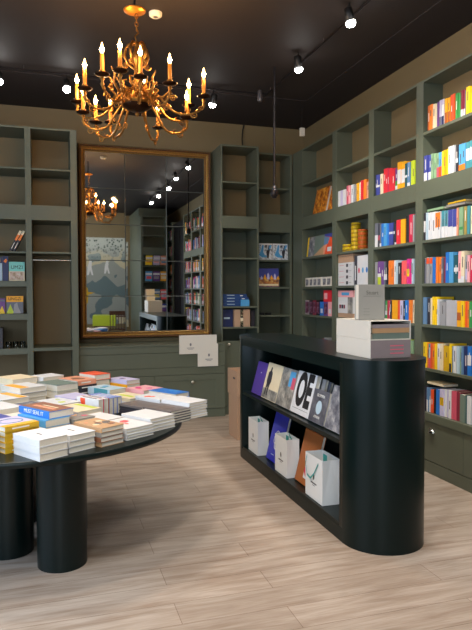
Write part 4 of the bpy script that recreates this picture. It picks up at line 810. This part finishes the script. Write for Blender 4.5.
def circ(b, w, h):
    b.box((0, 0, 0), (w, h*.75, .001), pm('paleblue')); b.box((.02, h*.8, 0), (w-.02, h*.95, .001), pm('mustard'))
    n = 20; b.tube([(w*.72+.03*math.cos(2*PI*i/n), h*.35+.04*math.sin(2*PI*i/n), .002) for i in range(n+1)], .004, pm('slate'), 5)
frontal(-.69, -.475, .255, .02, 1.6358, 6.95, 4, 'navy', 'pale book with a grey ring, cut by the left frame edge', img('cover_print', circ))
def yel(b, w, h): b.box((0, h*.66, 0), (w, h, .001), pm('amber')); b.box((.0, 0, 0), (w, h*.66, .0008), pm('slate')); b.prism([(.0, .0), (.08, .0), (.04, .1)], .0008, .0014, pm('lime')); b.prism([(.07, .0), (.15, .0), (.12, .07), (.11, .12), (.08, .1)], .0008, .0016, pm('grey'))
r = frontal(-.437, -.265, .19, .02, 1.2808, 6.93, 4, 'amber', 'yellow-headed magazine facing out in the left bookcase', img('cover_print', yel))
text('UNGZI', .045, dark_ink, r, frame((1, 0, 0), (0, 1, 0), (0, 0, 1), (.086, .158, .0012)), sx=.95)
frontal(-.66, -.45, .165, .02, 1.2808, 6.93, 4, 'purple', 'purple magazine left of the yellow-headed one', img('cover_print', lambda b, w, h: (b.box((0, h*.8, 0), (w, h*.9, .001), pm('slate')), b.prism([(w-.07, 0), (w, 0), (w-.03, h*.5)], 0, .001, pm('yellow')))))
boxy('storage_box', Matrix.Translation((-.68, 6.93, .9058)), .2, .2, .22, pm('charcoal'), 'charcoal box on the lower shelf at the left frame edge', 'box', None, lambda b, w, d, h: b.box((w-.06, -.001, .09), (w-.03, 0, .13), pm('grey')))
glass = mat('drinking_glass', (.9, .92, .92), .02, trans=1.)
for k, x in enumerate((-.42, -.35, -.28)):
    b = MB(); b.lathe([(.028, 0), (.03, .004), (.032, .07), (.030, .07), (.028, .008), (.0001, .006)], glass, 20); o = b.build('glass_tumbler', None, loc=(x, 6.96, .9055)); tag(o, '%s small glass tumbler on the dark lower shelf of the left bookcase' % ['left', 'middle', 'right'][k], 'glass', 'glass tumblers')

# paper signs on the base cabinet
paper = mat('white_card', S(222, 218, 206), .6, var=.02)
for (x0, x1, z0, z1, y, lb) in ((1.465, 1.925, .777, 1.0, 6.948, 'wide white paper card under the mirror, behind the smaller one'), (1.688, 1.94, .622, .893, 6.944, 'smaller white paper card overlapping the wide one below the mirror')):
    r = empty('paper_card', (x0, y, z0), 0, lb, 'card'); b = MB(); b.box((0, 0, 0), (x1-x0, .0015, z1-z0), paper); b.build('sheet', r)
    b = MB(); w = x1-x0; h = z1-z0; cx = w*(.3 if w > .3 else .55); b.prism([(cx+.012*math.cos(2*PI*i/10), h*.5+.018*math.sin(2*PI*i/10)) for i in range(10)], 0, .0006, mat('grey_ink', S(120, 120, 125), .6), T=Matrix.Rotation(PI/2, 4, 'X'))
    b.box((cx-.045, -.0006, h*.3), (cx+.045, 0, h*.33), mat('grey_ink', S(120, 120, 125), .6)); b.box((cx-.03, -.0006, h*.24), (cx+.03, 0, h*.26), mat('grey_ink', S(120, 120, 125), .6)); b.build('printed_logo', r)
# cardboard boxes behind the island
boxy('cardboard_box', Matrix.Translation((1.815, 5.78, 0)), .32, .3, .445, kraft, 'kraft box on the floor behind the far end of the island', 'box')
r = empty('cardboard_box', (1.808, 5.77, .446), 0, 'open kraft box stacked on another behind the island', 'box')
b = MB()
for a_, c_ in (((0, 0, 0), (.33, .32, .004)), ((0, 0, .004), (.33, .004, .26)), ((0, .316, .004), (.33, .32, .26)), ((0, .004, .004), (.004, .316, .26)), ((.326, .004, .004), (.33, .316, .26))): b.box(a_, c_, kraft)
b.build('box_body', r)
b = MB(); b.box((-.0005, .06, .17), (-.0001, .13, .19), pm('charcoal')); b.build('hand_slot', r)

# ---------------------------------------------------------------- chandelier
CX, CY = .615, 4.3
ch = empty('chandelier', (CX, CY, 0), 0, 'ornate brass chandelier with glowing amber candle bulbs on two tiers', 'chandelier')
b = MB(); b.lathe([(.0001, 3.462), (.03, 3.464), (.075, 3.475), (.078, 3.485), (.03, 3.50), (.012, 3.505)], canopy_m, 28, Matrix.Translation((-.012, 0, 0))); b.build('canopy', ch)
b = MB(); b.tube([(-.012, 0, 3.50), (-.012, 0, ZC)], .008, dark_metal); b.build('hanging_rod', ch)
b = MB()
for k in range(4):
    z = 3.445-.028*k; n = 10; rot = Matrix.Rotation(PI/2*(k % 2), 3, 'Z')
    b.tube([rot @ Vector((.011*math.cos(2*PI*i/n), 0, .018*math.sin(2*PI*i/n)))+Vector((0, 0, z)) for i in range(n+1)], .0035, brass, 6)
b.tube([(0, 0, 3.36), (.012, 0, 3.33), (-.012, 0, 3.30), (0, 0, 3.27)], .006, brass, 6)
b.build('chain', ch)
b = MB(); b.lathe([(.0001, 2.785), (.014, 2.79), (.06, 2.80), (.112, 2.832), (.118, 2.845), (.09, 2.855), (.05, 2.87), (.035, 2.90), (.05, 2.93), (.03, 2.965), (.018, 3.0), (.026, 3.03), (.016, 3.06), (.014, 3.10), (.022, 3.14), (.034, 3.17), (.02, 3.20), (.013, 3.24), (.024, 3.26), (.0001, 3.275)], brass, 28)
b.build('central_column', ch)
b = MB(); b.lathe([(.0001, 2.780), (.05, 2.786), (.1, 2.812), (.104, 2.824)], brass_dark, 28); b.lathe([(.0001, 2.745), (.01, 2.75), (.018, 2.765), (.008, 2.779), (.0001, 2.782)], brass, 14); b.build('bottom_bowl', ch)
def scroll(b, P0, dirv, s, m, flip=1, r=.006, turns=1.35):
    pts = []; rs = []; n = 16
    for i in range(n+1):
        t = i/n; a = t*2*PI*turns; rr = s*(1-t*.8)
        pts.append(Vector(P0)+dirv*(rr*math.cos(a)-s)+Vector((0, 0, flip*rr*math.sin(a)))); rs.append(r*(1-.5*t))
    b.tube(pts, rs, m, 6); b.lathe([(.0001, -r), (r*1.1, 0), (.0001, r)], m, 8, Matrix.Translation(pts[-1]))
b = MB()
for k in range(5):      # crown of scrolls around the stem
    a = 2*PI*k/5+.3; d = Vector((math.cos(a), math.sin(a), 0))
    b.tube([d*.02+Vector((0, 0, 3.08)), d*.06+Vector((0, 0, 3.11)), d*.088+Vector((0, 0, 3.17)), d*.078+Vector((0, 0, 3.225)), d*.045+Vector((0, 0, 3.255)), d*.018+Vector((0, 0, 3.25))], [.006, .009, .011, .010, .008, .005], brass, 6)
    scroll(b, d*.105+Vector((0, 0, 3.11)), d, .026, brass, -1, .008)
    scroll(b, d*.07+Vector((0, 0, 3.235)), d, .020, brass, 1, .007)
    b.tube([d*.025+Vector((0, 0, 2.93)), d*.09+Vector((0, 0, 2.96)), d*.1+Vector((0, 0, 3.0)), d*.07+Vector((0, 0, 3.01))], [.008, .009, .007, .004], brass, 6)
b.build('scroll_crown', ch)
ARMS = []
from_px = [(-.36, -.044, 3.05, .06), (-.27, -.347, 3.05, .3), (-.168, -.439, 3.05, .3), (.175, -.303, 3.05, .3), (.456, -.114, 3.05, .2), (-.398, .268, 3.05, .3), (.402, .123, 3.05, .2),
           (-.03, -.372, 3.05, .3), (-.42, .252, 2.955, 0), (.22, .415, 2.95, 0), (-.15, .371, 2.95, 0), (-.262, .33, 2.93, 0), (.317, .148, 2.95, 0), (.10, .26, 3.09, 0)]
pos = []
for (x, y, z, _) in from_px:
    for (u, v, w_) in pos:
        if math.hypot(x-u, y-v) < .09: y -= .06; x += .06
    pos.append((x, y, z))
for k, (x, y, z) in enumerate(pos):
    d = Vector((x, y, 0)); R_ = d.length; d.normalize(); side = Vector((-d.y, d.x, 0))
    zb = z-.165                       # pan height
    b = MB(); up = z > 3.0
    z0 = 2.93 if up else 2.86
    pts = []; rs = []
    ctrl = [(.03, z0), (R_*.3, z0-.035), (R_*.55, zb-.10), (R_*.8, zb-.115), (R_*.97, zb-.07), (R_, zb-.005)]
    # Catmull-Rom through the control points
    C = [Vector((p[0], p[1])) for p in ctrl]; C = [2*C[0]-C[1]]+C+[2*C[-1]-C[-2]]
    for i in range(1, len(C)-2):
        for s_ in range(5):
            t = s_/5; q = .5*((2*C[i])+(-C[i-1]+C[i+1])*t+(2*C[i-1]-5*C[i]+4*C[i+1]-C[i+2])*t*t+(-C[i-1]+3*C[i]-3*C[i+1]+C[i+2])*t**3)
            pts.append(d*q.x+Vector((0, 0, q.y))); rs.append(.0095-.003*len(pts)/25)
    pts.append(d*R_+Vector((0, 0, zb))); rs.append(.006)
    b.tube(pts, rs, brass, 8)
    scroll(b, pts[9]+Vector((0, 0, .01)), d, .030, brass, 1, .006)
    scroll(b, pts[15]+Vector((0, 0, -.004)), d*-1, .026, brass, -1, .0055)
    scroll(b, pts[20]+d*.012, d, .018, brass, -1, .0045)
    for q in (5, 12, 18): b.lathe([(.0001, -.013), (.014, -.004), (.010, .006), (.0001, .014)], brass, 8, Matrix.Translation(pts[q]))
    for q, sg_ in ((7, 1), (7, -1), (13, 1), (13, -1)):   # leaves
        p = pts[q]; b.add([p, p+side*sg_*.012+Vector((0, 0, .012)), p+d*.02+side*sg_*.02+Vector((0, 0, .032)), p+d*.016+Vector((0, 0, .010))], [(0, 1, 2, 3), (3, 2, 1, 0)], brass)
    b.lathe([(.0001, zb-.075), (.006, zb-.07), (.014, zb-.05), (.007, zb-.034), (.016, zb-.02), (.008, zb-.006)], brass, 10, Matrix.Translation(d*R_))
    arm = b.build('arm', ch)
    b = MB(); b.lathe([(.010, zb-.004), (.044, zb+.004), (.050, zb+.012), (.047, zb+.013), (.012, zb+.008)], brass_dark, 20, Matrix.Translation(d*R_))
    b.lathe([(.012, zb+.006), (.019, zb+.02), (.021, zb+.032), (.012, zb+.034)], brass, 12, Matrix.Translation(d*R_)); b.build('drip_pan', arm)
    b = MB(); b.lathe([(.0125, zb+.03), (.0135, zb+.07), (.0125, z-.028), (.009, z-.026)], candle_m, 12, Matrix.Translation(d*R_)); b.build('candle', arm)
    b = MB(); b.lathe([(.006, z-.028), (.0135, z-.008), (.0125, z+.008), (.006, z+.03), (.0015, z+.046)], flame_m, 12, Matrix.Translation(d*R_)); b.lathe([(.004, z-.02), (.0142, z-.004), (.0135, z+.006), (.004, z+.02)], flame_core, 12, Matrix.Translation(d*R_)); b.build('flame_bulb', arm)
    if k % 2 == 0:
        l = lamp('POINT', 'candle_light', (CX+x, CY+y, z+.01), 12, (1, .55, .2), shadow_soft_size=.026)
b = MB()
for k in range(8):      # lower garland of scrolls below the bowl rim
    a = 2*PI*k/8; d = Vector((math.cos(a), math.sin(a), 0))
    scroll(b, d*.15+Vector((0, 0, 2.86)), d, .026, brass, 1); scroll(b, d*.10+Vector((0, 0, 2.90)), d*-1, .02, brass, 1)
b.build('scroll_garland', ch)
b = MB()
for k in range(9):      # acanthus leaves rising between the arms
    a = 2*PI*(k+.5)/9; d = Vector((math.cos(a), math.sin(a), 0)); R0 = .13+.05*(k % 3); up = Vector((0, 0, 1)); sd = Vector((-d.y, d.x, 0))
    b.tube([d*.06+up*2.88, d*R0*.8+up*2.88, d*R0+up*2.92, d*(R0-.01)+up*2.98, d*(R0+.025)+up*3.02], [.008, .010, .009, .007, .003], brass, 6)
    for s_ in (-1, 1): b.tube([d*R0+up*2.92, d*(R0+.01)+sd*s_*.02+up*2.95, d*(R0)+sd*s_*.032+up*2.94, d*(R0)+sd*s_*.03+up*2.925], [.006, .006, .005, .002], brass, 6)
    scroll(b, d*(R0+.05)+up*2.87, d, .024, brass, 1, .007)
b.build('acanthus_leaves', ch)

# ---------------------------------------------------------------- ceiling fittings
t = empty('smoke_detector', (0, 0, 0), 0, 'small round white smoke detector on the dark ceiling beside the chandelier rod', 'smoke detector')
b = MB(); b.lathe([(.035, ZC-.035), (.05, ZC-.025), (.052, ZC-.001)], white_p, 24); b.lathe([(.012, ZC-.038), (.02, ZC-.035)], grey_metal, 12); b.build('detector_body', t); t.location = (.83, 4.76, 0)
t = empty('lighting_track', (0, 0, 0), 0, 'thin black ceiling lighting track bending along the room', 'track')
ZT = 3.65
b = MB(); b.box((2.29, .6, ZT), (2.304, 6.2, ZT+.012), dark_metal); b.box((-1.6, 6.2, ZT), (2.304, 6.214, ZT+.012), dark_metal)
b.build('rail', t)
for (x, y) in ((2.297, 1.4), (2.297, 3.2), (2.297, 4.8), (2.297, 6.1), (1.2, 6.207), (-.2, 6.207)):
    b = MB(); b.tube([(x, y, ZT+.01), (x, y, ZC)], .004, grey_metal, 6); b.build('suspension_rod', t)
names = ['brightest track spotlight at the top right of the ceiling', 'glowing track spotlight second from the top right', 'glowing spotlight over the right edge of the mirror', 'lit spotlight behind the left chandelier candles', 'lit spotlight at the left frame edge',
         'track spotlight above the island', 'track spotlight over the round island end', 'track spotlight in the mirror by the shelves', 'added unseen spotlight above the round table', 'added unseen spotlight left of the round table', 'added unseen spotlight before the entrance', 'added unseen spotlight near the entrance', 'added unseen spotlight brightening the mural']
for k, ((x, y), tg, E_) in enumerate(SPOTS):
    z = (3.605 if k < 2 else 3.58) if k < 8 else ZC-.12; ceil_hung = k >= 8 or k in (2, 3, 4)
    s = empty('spotlight', (x, y, 0), 0, names[k], 'spotlight', 'track spotlights')
    top = ZC
    b = MB(); b.tube([(0, 0, z+.045), (0, 0, top)], .006, black_m, 8); b.build('stem', s)
    dirv = (Vector(tg)-Vector((x, y, z))).normalized(); Q = dirv.to_track_quat('-Z', 'Y').to_matrix().to_4x4(); T = Matrix.Translation((0, 0, z)) @ Q
    b = MB(); b.lathe([(.032, -.05), (.034, -.05), (.034, .05), (.02, .062), (.0001, .064)], black_m if k != 0 else black_m, 20, T); b.build('lamp_housing', s)
    b = MB(); b.lathe([(.0001, -.088), (.022, -.082), (.036, -.066), (.036, -.048)], spot_face, 20, T); b.build('lens', s)
    p = Vector((x, y, z))+dirv*.1
    l = lamp('SPOT', 'spot_beam', p, E_, SPOT_COL, spot_size=math.radians(95), spot_blend=.9, shadow_soft_size=.14); aim(l, tg)
# grey unlit cylinder spot, black drop pendant, white sensor, wall cable
s = empty('unlit_spotlight', (2.17, 6.08, 0), 0, 'small grey unlit cylindrical spotlight hanging at the track corner', 'spotlight')
b = MB(); b.lathe([(.022, 3.53), (.026, 3.54), (.026, 3.64), (.015, 3.65)], grey_metal, 16); b.build('lamp_housing', s); b = MB(); b.tube([(0, 0, 3.65), (0, 0, ZC)], .004, black_m, 6); b.build('stem', s)
s = empty('drop_pendant', (2.13, 5.55, 0), 0, 'slim black pendant lamp on a long rod before the corner bookcase', 'pendant lamp')
b = MB(); b.tube([(0, 0, 2.52), (0, 0, ZC)], .0105, dark_metal, 10); b.build('rod', s)
b = MB(); b.lathe([(.0001, 2.43), (.022, 2.432), (.024, 2.445), (.034, 2.45), (.036, 2.50), (.03, 2.515), (.012, 2.52)], dark_metal, 20); b.lathe([(.0125, 2.515), (.018, 2.517), (.018, 2.545), (.012, 2.547)], grey_metal, 16); b.build('lamp_head', s)
s = empty('ceiling_sensor', (2.86, 6.55, 0), 0, 'small white box hanging on a cord in the ceiling corner', 'sensor')
b = MB(); b.box((-.025, -.02, 3.335), (.03, .02, 3.43), white_p); b.build('sensor_body', s, .004); b = MB(); b.tube([(0, 0, 3.43), (0, 0, ZS)], .003, black_m, 6); b.build('cord', s)
b = MB(); b.tube([(2.46, 7.505, ZS), (2.44, 7.5, 3.62), (2.42, 7.47, 3.5), (2.415, 7.44, 3.4), (2.415, 7.42, 3.31)], .007, black_m, 8); o = b.build('wall_cable'); tag(o, 'black cable running from the ceiling to the top of the tower bookcase', 'cable')
